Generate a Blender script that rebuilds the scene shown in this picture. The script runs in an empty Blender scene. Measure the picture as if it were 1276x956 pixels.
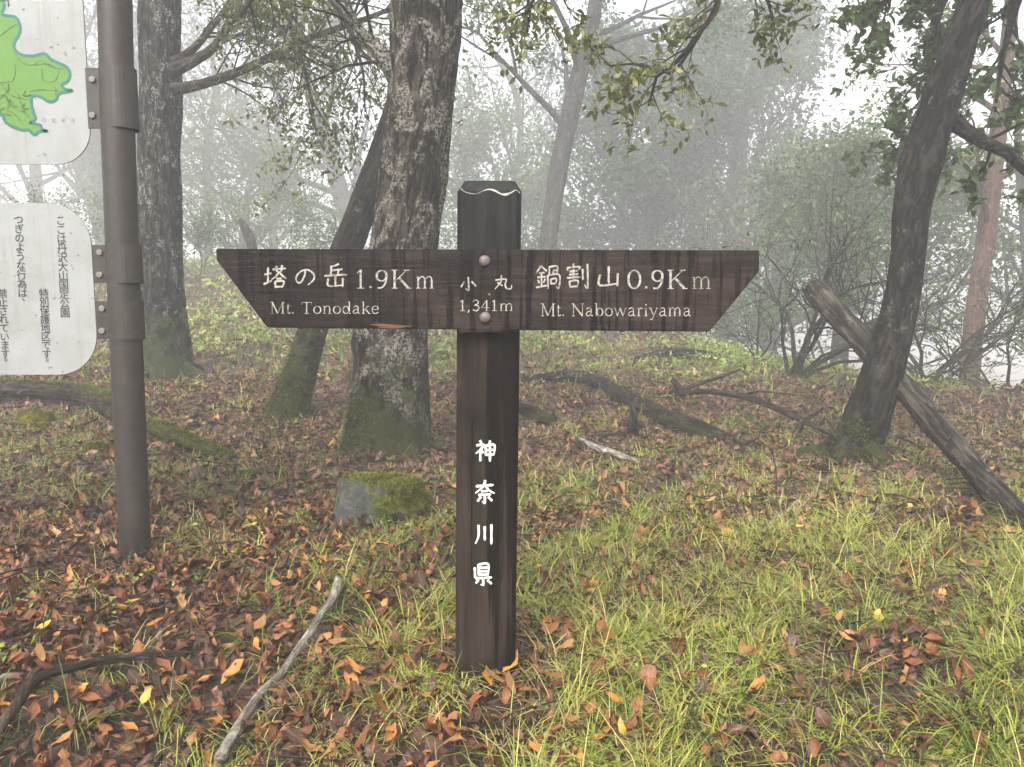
import bpy, bmesh, math, random
import numpy as np
from mathutils import Vector, Matrix, noise as mnoise

# ------------------------------------------------------------------ camera, world, sun, exposure
SC = bpy.context.scene
COL = SC.collection
PITCH = math.radians(6.0)
CAM_Z = 1.0
HFOV = math.radians(69.0)
FPX = 638.0 / math.tan(HFOV / 2)

cam_d = bpy.data.cameras.new('camera')
cam = bpy.data.objects.new('camera', cam_d)
COL.objects.link(cam)
cam.location = (0, 0, CAM_Z)
cam.rotation_euler = (math.radians(90) - PITCH, 0, 0)
cam_d.sensor_fit = 'HORIZONTAL'
cam_d.angle = HFOV
cam_d.clip_start = 0.02
cam_d.clip_end = 2000
SC.camera = cam

SUN_ELEV, SUN_ROT = math.radians(48), math.radians(200)
world = bpy.data.worlds.new('World')
SC.world = world
world.use_nodes = True
wn = world.node_tree
wn.nodes.clear()
w_out = wn.nodes.new('ShaderNodeOutputWorld')
w_bg = wn.nodes.new('ShaderNodeBackground')
w_hs = wn.nodes.new('ShaderNodeHueSaturation')
w_sky = wn.nodes.new('ShaderNodeTexSky')
w_sky.sky_type = 'NISHITA'
w_sky.sun_disc = False
w_sky.sun_elevation = SUN_ELEV
w_sky.sun_rotation = SUN_ROT
w_sky.air_density = 1.0
w_sky.dust_density = 6.0
w_sky.ozone_density = 1.0
w_hs.inputs['Saturation'].default_value = 0.30      # overcast: the blue is washed out
w_bg.inputs['Strength'].default_value = 0.15
wn.links.new(w_sky.outputs[0], w_hs.inputs['Color'])
wn.links.new(w_hs.outputs[0], w_bg.inputs['Color'])
wn.links.new(w_bg.outputs[0], w_out.inputs['Surface'])

sun_d = bpy.data.lights.new('sun', 'SUN')
sun_d.energy = 1.5
sun_d.angle = math.radians(35)
sun_d.color = (1.0, 0.985, 0.96)
sun = bpy.data.objects.new('sun', sun_d)
COL.objects.link(sun)
# the sun stands behind the camera to the right, above the cloud
_sd = Vector((math.cos(SUN_ELEV) * math.sin(SUN_ROT), math.cos(SUN_ELEV) * math.cos(SUN_ROT), math.sin(SUN_ELEV)))
sun.rotation_euler = (-_sd).to_track_quat('-Z', 'Y').to_euler()
sun.location = (0, 0, 40)

SC.view_settings.view_transform = 'Standard'
SC.view_settings.look = 'None'
SC.view_settings.exposure = 1.62
SC.view_settings.gamma = 1.0
SC.view_settings.use_curve_mapping = False
SC.render.engine = 'CYCLES'
cy = SC.cycles
cy.use_adaptive_sampling = True
cy.adaptive_threshold = 0.02
cy.use_denoising = True
cy.denoiser = 'OPENIMAGEDENOISE'
cy.denoising_input_passes = 'RGB_ALBEDO_NORMAL'
cy.max_bounces = 6
cy.diffuse_bounces = 2
cy.glossy_bounces = 2
cy.transmission_bounces = 4
cy.volume_bounces = 3
cy.transparent_max_bounces = 8
cy.caustics_reflective = False
cy.caustics_refractive = False
cy.sample_clamp_indirect = 4.0

HAZE_DENSITY = 0.0105

# ------------------------------------------------------------------ helpers: pixels, ground
CP, SP = math.cos(PITCH), math.sin(PITCH)

def ray(u, v):
    a, b = (u - 638.0) / FPX, (478.0 - v) / FPX
    return Vector((a, CP + SP * b, -SP + CP * b))

def P(u, v, y):
    """the point seen in direction (u, v) at distance y in front of the camera"""
    d = ray(u, v)
    return Vector((0, 0, CAM_Z)) + d * (y / d.y)

def project(pts):
    pts = np.asarray(pts, float)
    x, y, z = pts[:, 0], pts[:, 1], pts[:, 2] - CAM_Z
    dep = y * CP - z * SP
    up = y * SP + z * CP
    return 638 + FPX * x / dep, 478 - FPX * up / dep, dep

def smooth01(t):
    t = np.clip(t, 0, 1)
    return t * t * (3 - 2 * t)

def ground_np(x, y):
    x = np.asarray(x, float); y = np.asarray(y, float)
    t = x / np.maximum(y, 3.0)
    s = np.interp(t, [-0.7, -0.45, 0.1, 0.35, 0.7], [0.075, 0.068, 0.047, 0.036, 0.012])
    yy = np.maximum(y - 5.0, 0)
    yc = np.minimum(yy, 16)
    z = s * yc ** 1.25 + np.maximum(yy - 16, 0) * 0.02
    z = z - 0.27 * np.maximum(1.9 - y, 0) * np.clip((y + 6) / 6.0, 0, 1) - np.where(y < -6, 0.0, 0.0)
    # the slope falls away to the right behind the right-hand tree
    dr = np.maximum(x - 2.6, 0) * np.maximum(y - 8.0, 0)
    z = z - np.minimum(0.055 * dr, 6.0) * smooth01((y - 8.0) / 3)
    z = z - np.clip((x - 4.5) * 0.07, 0, 1.2) * smooth01((y - 4) / 3)
    # small humps, and a trodden dip at the lower left
    z = z + 0.025 * np.sin(1.7 * x + 0.6) * np.sin(1.3 * y + 0.4) + 0.014 * np.sin(4.1 * x + 1.1 * y) + 0.008 * np.sin(7.3 * x - 5.2 * y + 1)
    z = z - 0.10 * np.exp(-(((x + 0.95) / 0.38) ** 2 + ((y - 1.85) / 0.25) ** 2))
    return z

def gz(x, y):
    return float(ground_np(x, y))

def G(u, v, lift=0.0):
    """where the line of sight (u, v) meets the ground"""
    d = ray(u, v)
    t, prev = 0.6, None
    while t < 60:
        p = Vector((0, 0, CAM_Z)) + d * t
        if p.z <= gz(p.x, p.y) + lift:
            break
        t += 0.02
    return Vector((0, 0, CAM_Z)) + d * t

def at(u, y):
    """the ground point at distance y that appears in column u"""
    x = (u - 638.0) / FPX * y
    for _ in range(4):
        z = gz(x, y)
        x = (u - 638.0) / FPX * (y * CP - (z - CAM_Z) * SP)
    return Vector((x, y, gz(x, y)))

# ------------------------------------------------------------------ helpers: objects
def tag(o, label=None, cat=None, group=None, kind=None):
    if label: o['label'] = label
    if cat: o['category'] = cat
    if group: o['group'] = group
    if kind: o['kind'] = kind
    return o

def thing(name, label, cat, loc, group=None):
    o = bpy.data.objects.new(name, None)
    o.empty_display_size = 0.1
    COL.objects.link(o)
    o.location = loc
    return tag(o, label, cat, group)

def link(name, me, parent=None):
    o = bpy.data.objects.new(name, me)
    COL.objects.link(o)
    if parent is not None:
        o.parent = parent
    return o

def root_of(o):
    v = Vector((0, 0, 0))
    while o is not None:
        v += o.location
        o = o.parent
    return v

class MB:
    """collects shapes in world coordinates; build() makes ONE mesh object of them"""
    def __init__(self):
        self.v, self.f, self.c = [], [], {}
    def add(self, vs, fs):
        n = len(self.v)
        self.v += [tuple(p) for p in vs]
        self.f += [tuple(i + n for i in f) for f in fs]
    def box(self, x0, x1, y0, y1, z0, z1):
        self.add([(x0, y0, z0), (x1, y0, z0), (x1, y1, z0), (x0, y1, z0), (x0, y0, z1), (x1, y0, z1), (x1, y1, z1), (x0, y1, z1)],
                 [(0, 3, 2, 1), (4, 5, 6, 7), (0, 1, 5, 4), (1, 2, 6, 5), (2, 3, 7, 6), (3, 0, 4, 7)])
    def tube(self, pts, rads, seg=8, rough=0.0, seed=0, step=None, caps=True, freq=3.0, flat=1.0):
        pts, rads = resample(pts, rads, step)
        n = len(pts)
        up = Vector((0.31, 0.9, 0.2)).normalized()
        t0 = (pts[1] - pts[0]).normalized()
        nrm = (up - t0 * up.dot(t0)).normalized()
        base = len(self.v)
        s_len, a_ref = 0.0, sum(rads) / n
        ofs = Vector((seed * 7.13, seed * 3.7, seed * 1.9))
        for i in range(n):
            if i: s_len += (pts[i] - pts[i - 1]).length
            t = (pts[min(i + 1, n - 1)] - pts[max(i - 1, 0)]).normalized()
            nrm = (nrm - t * nrm.dot(t))
            nrm = nrm.normalized() if nrm.length > 1e-6 else t.orthogonal().normalized()
            b = t.cross(nrm)
            for k in range(seg):
                a = 2 * math.pi * k / seg
                dr = nrm * math.cos(a) + b * math.sin(a) * flat
                r = rads[i]
                if rough:
                    q = pts[i] * freq * 0.6 + dr * (r * freq * 2.2) + ofs
                    q2 = pts[i] * freq * .8 + dr * (r * freq * 13) + ofs
                    q3 = pts[i] * freq * 5 + dr * (r * freq * 22) + ofs
                    r = r * (1 + rough * mnoise.noise(q) + rough * 0.5 * mnoise.noise(q2) + rough * .3 * mnoise.noise(q3))
                self.c[len(self.v)] = (math.cos(a) * a_ref + seed * .37, math.sin(a) * a_ref, s_len + seed * 1.3)
                self.v.append(tuple(pts[i] + dr * r))
        for i in range(n - 1):
            for k in range(seg):
                a, c = base + i * seg + k, base + i * seg + (k + 1) % seg
                self.f.append((a, c, c + seg, a + seg))
        if caps:
            self.f.append(tuple(base + k for k in reversed(range(seg))))
            self.f.append(tuple(base + (n - 1) * seg + k for k in range(seg)))
    def build(self, name, m, parent=None, smooth=True, bevel=0):
        off = root_of(parent) if parent is not None else Vector((0, 0, 0))
        me = bpy.data.meshes.new(name)
        me.from_pydata([(a - off.x, b - off.y, c - off.z) for a, b, c in self.v], [], self.f)
        me.update()
        if self.c:
            cc = np.zeros((len(self.v), 3), np.float32)
            for i, q in self.c.items(): cc[i] = q
            at_ = me.attributes.new('bark_co', 'FLOAT_VECTOR', 'POINT')
            at_.data.foreach_set('vector', cc.ravel())
        if bevel:
            bm = bmesh.new(); bm.from_mesh(me)
            bmesh.ops.recalc_face_normals(bm, faces=bm.faces)
            bmesh.ops.bevel(bm, geom=bm.edges[:], offset=bevel, segments=2, affect='EDGES', clamp_overlap=True)
            bm.to_mesh(me); bm.free()
        if smooth and not bevel:
            me.polygons.foreach_set('use_smooth', [True] * len(me.polygons))
        me.materials.append(m)
        return link(name, me, parent)

def resample(pts, rads, step=None):
    pts = [Vector(p) for p in pts]
    if len(rads) != len(pts):
        rads = list(np.interp(np.linspace(0, 1, len(pts)), np.linspace(0, 1, len(rads)), rads))
    if step is None:
        return pts, list(rads)
    op, orr = [], []
    n = len(pts)
    for i in range(n - 1):
        p0 = pts[i - 1] if i else pts[0] * 2 - pts[1]
        p3 = pts[i + 2] if i + 2 < n else pts[n - 1] * 2 - pts[n - 2]
        p1, p2 = pts[i], pts[i + 1]
        k = max(1, int((p2 - p1).length / step))
        for j in range(k):
            t = j / k
            op.append(0.5 * ((2 * p1) + (p2 - p0) * t + (2 * p0 - 5 * p1 + 4 * p2 - p3) * t * t + (3 * p1 - p0 - 3 * p2 + p3) * t ** 3))
            orr.append(rads[i] + (rads[i + 1] - rads[i]) * t)
    op.append(pts[-1]); orr.append(rads[-1])
    return op, orr

def mesh_np(name, V, faces, m, parent=None, attrs=None, smooth=True):
    """V (n,3) world coordinates; faces: list of (m,k) int arrays"""
    off = root_of(parent) if parent is not None else Vector((0, 0, 0))
    V = np.asarray(V, float) - np.array(off)
    me = bpy.data.meshes.new(name)
    me.vertices.add(len(V))
    me.vertices.foreach_set('co', V.astype(np.float32).ravel())
    loops = np.concatenate([f.ravel() for f in faces]).astype(np.int32)
    cnt = np.concatenate([np.full(len(f), f.shape[1]) for f in faces])
    start = np.concatenate([[0], np.cumsum(cnt)[:-1]]).astype(np.int32)
    me.loops.add(len(loops))
    me.loops.foreach_set('vertex_index', loops)
    me.polygons.add(len(cnt))
    me.polygons.foreach_set('loop_start', start)
    if smooth:
        me.polygons.foreach_set('use_smooth', np.ones(len(cnt), bool))
    me.update(calc_edges=True)
    for k, a in (attrs or {}).items():
        at_ = me.attributes.new(k, 'FLOAT', 'POINT')
        at_.data.foreach_set('value', np.asarray(a, np.float32))
    me.materials.append(m)
    return link(name, me, parent)

# ------------------------------------------------------------------ materials
def srgb(r, g, b):
    f = lambda c: (c / 255 / 12.92) if c / 255 <= 0.04045 else ((c / 255 + 0.055) / 1.055) ** 2.4
    return (f(r), f(g), f(b), 1)

class NT:
    def __init__(self, name):
        self.m = bpy.data.materials.new(name)
        self.m.use_nodes = True
        self.t = self.m.node_tree
        self.t.nodes.clear()
        self.out = self.n('ShaderNodeOutputMaterial')
    def n(self, t, **kw):
        nd = self.t.nodes.new(t)
        for k, v in kw.items():
            setattr(nd, k, v)
        return nd
    def l(self, a, b):
        self.t.links.new(a, b)
    def put(self, sock, v):
        if hasattr(v, 'is_output') or isinstance(v, bpy.types.NodeSocket):
            self.l(v, sock)
        elif isinstance(v, (tuple, list)) and len(v) == 3 and sock.type == 'RGBA':
            sock.default_value = (*v, 1)
        else:
            sock.default_value = v
    def coords(self, scale=(1, 1, 1), kind='Object', rot=(0, 0, 0)):
        c = self.n('ShaderNodeTexCoord')
        mp = self.n('ShaderNodeMapping')
        mp.inputs['Scale'].default_value = scale
        mp.inputs['Rotation'].default_value = rot
        self.l(c.outputs[kind], mp.inputs['Vector'])
        return mp.outputs[0]
    def stem(self, scale=(1, 1, 1)):
        at_ = self.n('ShaderNodeAttribute', attribute_name='bark_co')
        mp = self.n('ShaderNodeMapping')
        mp.inputs['Scale'].default_value = scale
        self.l(at_.outputs['Vector'], mp.inputs['Vector'])
        return mp.outputs[0]
    def noise(self, vec, scale, detail=4, rough=0.6, dist=0.0, out='Fac'):
        nd = self.n('ShaderNodeTexNoise')
        self.l(vec, nd.inputs['Vector'])
        nd.inputs['Scale'].default_value = scale
        nd.inputs['Detail'].default_value = detail
        nd.inputs['Roughness'].default_value = rough
        nd.inputs['Distortion'].default_value = dist
        return nd.outputs[out]
    def voronoi(self, vec, scale, feature='F1', out='Distance'):
        nd = self.n('ShaderNodeTexVoronoi', feature=feature)
        self.l(vec, nd.inputs['Vector'])
        nd.inputs['Scale'].default_value = scale
        return nd.outputs[out]
    def ramp(self, fac, stops, interp='LINEAR'):
        nd = self.n('ShaderNodeValToRGB')
        cr = nd.color_ramp
        cr.interpolation = interp
        while len(cr.elements) < len(stops):
            cr.elements.new(0.5)
        for e, (p, c) in zip(cr.elements, stops):
            e.position = p
            e.color = c if len(c) == 4 else (*c, 1)
        self.put(nd.inputs['Fac'], fac)
        return nd.outputs['Color']
    def step(self, fac, a, b):
        nd = self.n('ShaderNodeMapRange')
        nd.interpolation_type = 'SMOOTHSTEP'
        self.put(nd.inputs['Value'], fac)
        nd.inputs['From Min'].default_value = a
        nd.inputs['From Max'].default_value = b
        return nd.outputs[0]
    def mix(self, fac, a, b, blend='MIX'):
        nd = self.n('ShaderNodeMix', data_type='RGBA', blend_type=blend)
        self.put(nd.inputs[0], fac)
        self.put(nd.inputs[6], a)
        self.put(nd.inputs[7], b)
        return nd.outputs[2]
    def math(self, op, a, b=0.0):
        nd = self.n('ShaderNodeMath', operation=op)
        self.put(nd.inputs[0], a)
        self.put(nd.inputs[1], b)
        return nd.outputs[0]
    def attr(self, name):
        return self.n('ShaderNodeAttribute', attribute_name=name).outputs['Fac']
    def bump(self, h, strength=0.5, dist=0.01):
        nd = self.n('ShaderNodeBump')
        nd.inputs['Strength'].default_value = strength
        nd.inputs['Distance'].default_value = dist
        self.l(h, nd.inputs['Height'])
        return nd.outputs[0]
    def bsdf(self, color, rough=0.7, normal=None, spec=0.4, metal=0.0):
        b = self.n('ShaderNodeBsdfPrincipled')
        self.put(b.inputs['Base Color'], color)
        self.put(b.inputs['Roughness'], rough)
        b.inputs['Metallic'].default_value = metal
        b.inputs['Specular IOR Level'].default_value = spec
        if normal is not None:
            self.l(normal, b.inputs['Normal'])
        return b.outputs[0]
    def done(self, sh):
        self.l(sh, self.out.inputs['Surface'])
        return self.m
    def leafy(self, color, rough, trans=0.3, normal=None, spec=0.35):
        p = self.bsdf(color, rough, normal, spec)
        tr = self.n('ShaderNodeBsdfTranslucent')
        self.put(tr.inputs['Color'], color)
        mx = self.n('ShaderNodeMixShader')
        mx.inputs[0].default_value = trans
        self.l(p, mx.inputs[1]); self.l(tr.outputs[0], mx.inputs[2])
        return mx.outputs[0]

def m_ground():
    k = NT('forest_floor')
    c = k.coords()
    cell = k.voronoi(c, 22, out='Color')
    sep = k.n('ShaderNodeSeparateColor'); k.l(cell, sep.inputs[0])
    leaf = k.ramp(sep.outputs[0], [(0, (.018, .010, .007)), (.4, (.05, .026, .016)), (.7, (.10, .052, .032)), (1, (.17, .095, .06))])
    soil = k.ramp(k.noise(c, 9, 6), [(.3, (.014, .009, .006)), (.7, (.05, .032, .02))])
    col = k.mix(k.step(k.noise(c, 3.1, 5), .35, .6), soil, leaf)
    moss = k.step(k.noise(c, 1.3, 6, .7), .56, .68)
    col = k.mix(k.math('MULTIPLY', moss, .6), col, (.045, .055, .014))
    h = k.math('ADD', k.noise(c, 30, 6, .7), k.voronoi(c, 22))
    return k.done(k.bsdf(col, .75, k.bump(h, .9, .03), .3))

def m_bark(name, dark, mid, lichen=0.5, lich_col=(.36, .37, .34), moss_h=0.5, moss_amt=1.0, moss_col=(.05, .06, .012), fine=1.0, grain=.22):
    k = NT(name)
    c = k.coords()
    cs = k.stem((1, 1, grain))
    n1 = k.noise(cs, 26 * fine, 8, .7, 1.2)
    col = k.mix(k.step(n1, .42, .60), dark, mid)
    col = k.mix(k.math('MULTIPLY', k.step(k.noise(cs, 11 * fine, 5, .7, .8), .48, .6), .75), col, tuple(x * .55 for x in dark))
    # pale crustose lichen in irregular plates
    n2 = k.noise(k.stem((1, 1, .4)), 15 * fine, 8, .72, .9)
    pl = k.step(n2, .60 - .14 * lichen, .68 - .14 * lichen)
    br = k.noise(c, 60 * fine, 3)
    pl = k.math('MULTIPLY', pl, k.step(br, .40, .6))
    pl = k.math('MULTIPLY', pl, k.step(k.noise(k.stem((1, 1, .5)), 5.5, 5, .7, 1.2), .46, .55))
    dk = k.step(k.noise(k.stem((1, 1, .45)), 6.5, 5, .7, 1.5), .52, .60)
    col = k.mix(k.math('MULTIPLY', dk, .8), col, tuple(x * .8 for x in dark))
    col = k.mix(pl, col, lich_col)
    # moss climbing from the foot
    sp = k.n('ShaderNodeSeparateXYZ'); k.l(c, sp.inputs[0])
    n3 = k.noise(c, 5.5, 6, .7)
    hgt = k.math('SUBTRACT', 1.0, k.math('DIVIDE', sp.outputs[2], max(moss_h, .01)))
    mz = k.step(k.math('ADD', k.math('MULTIPLY', n3, 4.0), hgt), 2.2, 2.9)
    mz = k.math('MULTIPLY', mz, moss_amt)
    mcol = k.mix(k.noise(c, 40, 3), moss_col, tuple(x * 2.3 for x in moss_col))
    col = k.mix(mz, col, mcol)
    h = k.math('ADD', n1, k.math('MULTIPLY', k.voronoi(cs, 26 * fine, 'DISTANCE_TO_EDGE'), 1.2))
    h = k.math('ADD', h, k.math('MULTIPLY', mz, k.noise(c, 120, 4)))
    return k.done(k.bsdf(col, .85, k.bump(h, 1.0, .05), .12))

def m_wood(name, a, b, axis='z', rough=.42, streak=True):
    k = NT(name)
    if axis == 'z':
        g, s = k.coords((26, 26, 1.1)), k.coords((9, 9, .35))
    else:
        g, s = k.coords((2.2, 26, 34)), k.coords((30, 9, 1.6))
    grain = k.noise(g, 1.6, 7, .68, .5)
    col = k.mix(k.step(grain, .3, .72), a, b)
    col = k.mix(k.step(k.noise(k.coords(), 3.2, 5, .65), .42, .7), col, tuple(x * .55 for x in a))
    rg = rough
    if streak:      # wet runs where rain trickled down
        wet = k.step(k.noise(s, 1.9, 4, .6), .50, .56)
        col = k.mix(k.math('MULTIPLY', wet, .85), col, tuple(x * .35 for x in a))
        rg = k.math('SUBTRACT', rough + .08, k.math('MULTIPLY', wet, .22))
    pock = k.noise(k.coords(), 160, 3)
    h = k.math('ADD', grain, k.math('MULTIPLY', pock, .35))
    return k.done(k.bsdf(col, rg, k.bump(h, .5, .004), .14))

def m_paint(name, col, rough=.5, dirt=.35, dirt_col=(.05, .04, .035), scale=30, spec=.4, cover=(.42, .62)):
    k = NT(name)
    c = k.coords()
    d = k.step(k.noise(c, scale, 6, .7), cover[0], cover[1])
    cc = k.mix(k.math('MULTIPLY', d, dirt), col, dirt_col)
    return k.done(k.bsdf(cc, rough, k.bump(k.noise(c, scale * 6, 3), .12, .002), spec))

LEAF_STOPS = [(0, (.014, .006, .005)), (.18, (.036, .012, .008)), (.36, (.085, .024, .009)), (.54, (.17, .050, .012)),
              (.68, (.27, .098, .022)), (.80, (.36, .19, .070)), (.91, (.48, .18, .020)), (.965, (.52, .36, .04)), (1.0, (.36, .40, .08))]

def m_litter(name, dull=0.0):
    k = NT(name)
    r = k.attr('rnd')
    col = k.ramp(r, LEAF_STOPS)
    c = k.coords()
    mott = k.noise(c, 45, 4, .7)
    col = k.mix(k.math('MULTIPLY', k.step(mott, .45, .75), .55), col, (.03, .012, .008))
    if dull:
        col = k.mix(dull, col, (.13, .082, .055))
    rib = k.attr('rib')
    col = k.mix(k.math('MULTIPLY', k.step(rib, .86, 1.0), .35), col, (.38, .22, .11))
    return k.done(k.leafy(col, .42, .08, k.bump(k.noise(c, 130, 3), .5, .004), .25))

def m_grass(name, stops, trans=.24, rough=.45):
    k = NT(name)
    col = k.ramp(k.attr('rnd'), stops)
    return k.done(k.leafy(col, rough, trans, None, .25))

def m_foliage(name, a, b, c, trans=.35):
    k = NT(name)
    col = k.ramp(k.attr('rnd'), [(0, a), (.55, b), (1, c)])
    return k.done(k.leafy(col, .5, trans, None, .35))

M = {}
M['ground'] = m_ground()
M['bark_centre'] = m_bark('lichen_bark', (.0055, .0045, .0035), (.075, .060, .045), 1.35, (.25, .235, .195), .85, .8, (.034, .037, .009))
M['bark_left'] = m_bark('grey_bark', (.0065, .006, .005), (.058, .052, .043), .85, (.26, .26, .24), .9, .85, (.030, .038, .012))
M['bark_lean'] = m_bark('mossy_bark', (.010, .008, .006), (.036, .030, .021), .15, (.18, .18, .16), 1.7, .9, (.036, .040, .010))
M['bark_right'] = m_bark('rough_dark_bark', (.0045, .0038, .003), (.040, .033, .027), .4, (.11, .105, .09), .26, 1.0, (.035, .04, .009))
M['bark_far'] = m_bark('far_bark', (.022, .018, .015), (.07, .06, .05), .35, (.2, .2, .19), .4, .6)
M['bark_red'] = m_bark('reddish_bark', (.07, .036, .026), (.15, .080, .058), .1, (.3, .25, .22), .1, .3)
M['bark_grey'] = m_bark('silver_bark', (.030, .030, .027), (.085, .082, .074), .4, (.17, .17, .16), .3, .5)
M['dead'] = m_bark('weathered_dead_wood', (.012, .0095, .0075), (.095, .080, .063), .5, (.17, .155, .13), .05, .1, fine=1.0, grain=.09)
M['dead_pale'] = m_bark('bleached_dead_wood', (.20, .17, .14), (.46, .42, .36), .8, (.55, .53, .48), .01, 0, grain=.3)
M['stick'] = m_bark('barked_stick', (.030, .021, .015), (.15, .112, .080), .3, (.22, .19, .15), .02, 0)
M['log'] = m_bark('fallen_log_bark', (.010, .008, .006), (.052, .040, .030), .4, (.2, .19, .17), .1, .45)
M['root'] = m_bark('dark_root', (.018, .013, .010), (.07, .052, .038), .2, (.2, .19, .17), .1, .6)
M['root_moss'] = m_bark('mossy_root', (.018, .013, .010), (.07, .052, .038), .1, (.2, .19, .17), 1.0, 1.0, (.05, .058, .012))
M['twig'] = m_bark('twig_bark', (.022, .017, .013), (.07, .055, .042), .2, (.2, .2, .18), .01, 0)
M['post_wood'] = m_wood('wet_dark_post', (.013, .009, .0068), (.040, .028, .021))
M['post_top'] = m_wood('weathered_post_top', (.010, .010, .0095), (.024, .023, .021), rough=.65, streak=False)
M['slot_wood'] = m_wood('stained_recess', (.010, .0076, .005), (.026, .020, .013), rough=.5)  # walls and floor of the recess, a darker brown than the shaft
M['board_wood'] = m_wood('wet_dark_board', (.013, .009, .0078), (.042, .029, .0245), axis='x')
M['letter'] = m_paint('worn_white_lettering', (.33, .31, .27), .6, .85, (.045, .034, .029), 110, cover=(.44, .66))
M['letter_faint'] = m_paint('faint_white_lettering', (.26, .24, .205), .6, .85, (.06, .045, .04), 160, cover=(.42, .60))
M['letter_post'] = m_paint('white_post_lettering', (.60, .59, .56), .55, .25, (.2, .18, .15), 120)
M['pale_wood'] = m_paint('bare_pale_wood', (.34, .335, .31), .7, .5, (.12, .11, .10), 90)
M['orange_wood'] = m_paint('split_orange_wood', (.14, .055, .022), .6, .75, (.06, .03, .02), 60)
M['bolt'] = m_paint('rusty_bolt', (.11, .085, .078), .5, .6, (.06, .045, .04), 90, .5)
M['steel_brown'] = m_paint('brown_painted_steel', (.021, .017, .0138), .5, .6, (.040, .031, .023), 35, .5)
M['steel_bolt'] = m_paint('galvanised_bolt', (.16, .145, .13), .4, .4, (.08, .07, .06), 90, .5)
M['panel'] = m_paint('dirty_white_panel', (.275, .283, .275), .42, .45, (.19, .20, .175), 7, .5, cover=(.45, .8))
def m_panel():
    k = NT('dirty_white_panel')
    c = k.coords()
    col = k.mix(k.step(k.noise(c, 4, 6, .7), .4, .75), (.262, .270, .262), (.205, .214, .196))
    drip = k.step(k.noise(k.coords((22, 22, 1.2)), 1.6, 4, .6), .54, .72)
    col = k.mix(k.math('MULTIPLY', drip, .35), col, (.17, .175, .15))
    spk = k.step(k.noise(c, 48, 2, .5), .70, .74)
    col = k.mix(k.math('MULTIPLY', spk, .8), col, (.09, .09, .08))
    return k.done(k.bsdf(col, .42, k.bump(k.noise(c, 60, 3), .08, .002), .3))
M['panel'] = m_panel()
M['ink'] = m_paint('black_print', (.022, .022, .024), .5, .2, (.12, .12, .12), 60)
M['ink_grey'] = m_paint('grey_print', (.22, .22, .22), .5, .3, (.4, .4, .4), 80)
M['map_green'] = m_paint('map_green', (.075, .175, .020), .42, .35, (.10, .20, .04), 14)
M['map_teal'] = m_paint('map_teal', (.012, .105, .082), .45, .3, (.03, .14, .11), 30)
M['map_line'] = m_paint('map_line', (.03, .065, .015), .5, .3, (.2, .3, .1), 60)
M['stone'] = None
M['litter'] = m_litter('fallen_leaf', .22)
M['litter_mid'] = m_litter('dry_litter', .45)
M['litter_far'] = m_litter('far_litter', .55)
GR_STOPS = [(0, (.048, .092, .011)), (.28, (.115, .18, .020)), (.58, (.25, .29, .038)), (.82, (.40, .36, .09)), (1, (.45, .36, .16))]
M['grass'] = m_grass('grass_blades', GR_STOPS)
M['fine'] = m_grass('fine_grass', [(0, (.03, .06, .012)), (.5, (.075, .115, .02)), (1, (.19, .20, .05))])
M['grass_dry'] = m_grass('dry_grass', [(0, (.10, .12, .03)), (.4, (.22, .19, .075)), (1, (.36, .27, .15))])
M['herb'] = m_grass('herb_leaves', [(0, (.06, .13, .02)), (.6, (.14, .22, .035)), (1, (.28, .32, .06))])
M['under'] = m_grass('undergrowth', [(0, (.07, .12, .02)), (.5, (.19, .26, .045)), (.8, (.32, .34, .08)), (1, (.36, .30, .14))])
M['moss'] = m_grass('moss_tufts', [(0, (.05, .06, .008)), (.6, (.12, .13, .015)), (1, (.26, .24, .03))], .2, .8)
M['fol_a'] = m_foliage('olive_leaves', (.05, .066, .016), (.12, .14, .034), (.24, .22, .06))
M['fol_b'] = m_foliage('dark_evergreen_leaves', (.010, .036, .014), (.026, .070, .024), (.06, .12, .04), .25)
M['fol_c'] = m_foliage('fresh_leaves', (.024, .055, .014), (.058, .11, .026), (.14, .18, .045))
M['fol_d'] = m_foliage('sparse_grey_leaves', (.04, .05, .034), (.07, .085, .05), (.12, .13, .07))

def m_stone():
    k = NT('mossy_stone')
    c = k.coords()
    col = k.ramp(k.noise(c, 11, 9, .78, .8), [(.3, (.014, .015, .014)), (.46, (.042, .044, .040)), (.6, (.075, .078, .070)), (.74, (.14, .145, .13))])
    geo = k.n('ShaderNodeNewGeometry')
    sp = k.n('ShaderNodeSeparateXYZ'); k.l(geo.outputs['Normal'], sp.inputs[0])
    so = k.n('ShaderNodeSeparateXYZ'); k.l(c, so.inputs[0])
    f = k.math('ADD', k.math('ADD', k.math('MULTIPLY', sp.outputs[2], .45), k.math('MULTIPLY', so.outputs[0], 1.6)), k.math('MULTIPLY', k.noise(c, 8, 7, .75), 1.7))
    mz = k.step(f, .85, 1.3)
    mc = k.ramp(k.noise(c, 30, 4), [(.3, (.03, .038, .006)), (.6, (.10, .105, .012)), (.75, (.22, .19, .02))])
    col = k.mix(mz, col, mc)
    rg = k.math('ADD', .62, k.math('MULTIPLY', mz, .3))
    h = k.math('ADD', k.noise(c, 25, 6, .7), k.math('MULTIPLY', mz, k.noise(c, 140, 3)))
    return k.done(k.bsdf(col, rg, k.bump(h, .9, .02), .2))
M['stone'] = m_stone()

def m_moss_lump():
    k = NT('yellow_moss')
    c = k.coords()
    col = k.ramp(k.noise(c, 60, 5), [(.3, (.05, .055, .008)), (.55, (.17, .15, .015)), (.75, (.36, .28, .03))])
    return k.done(k.bsdf(col, .95, k.bump(k.noise(c, 220, 4), 1, .01), .1))
M['moss_lump'] = m_moss_lump()

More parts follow.
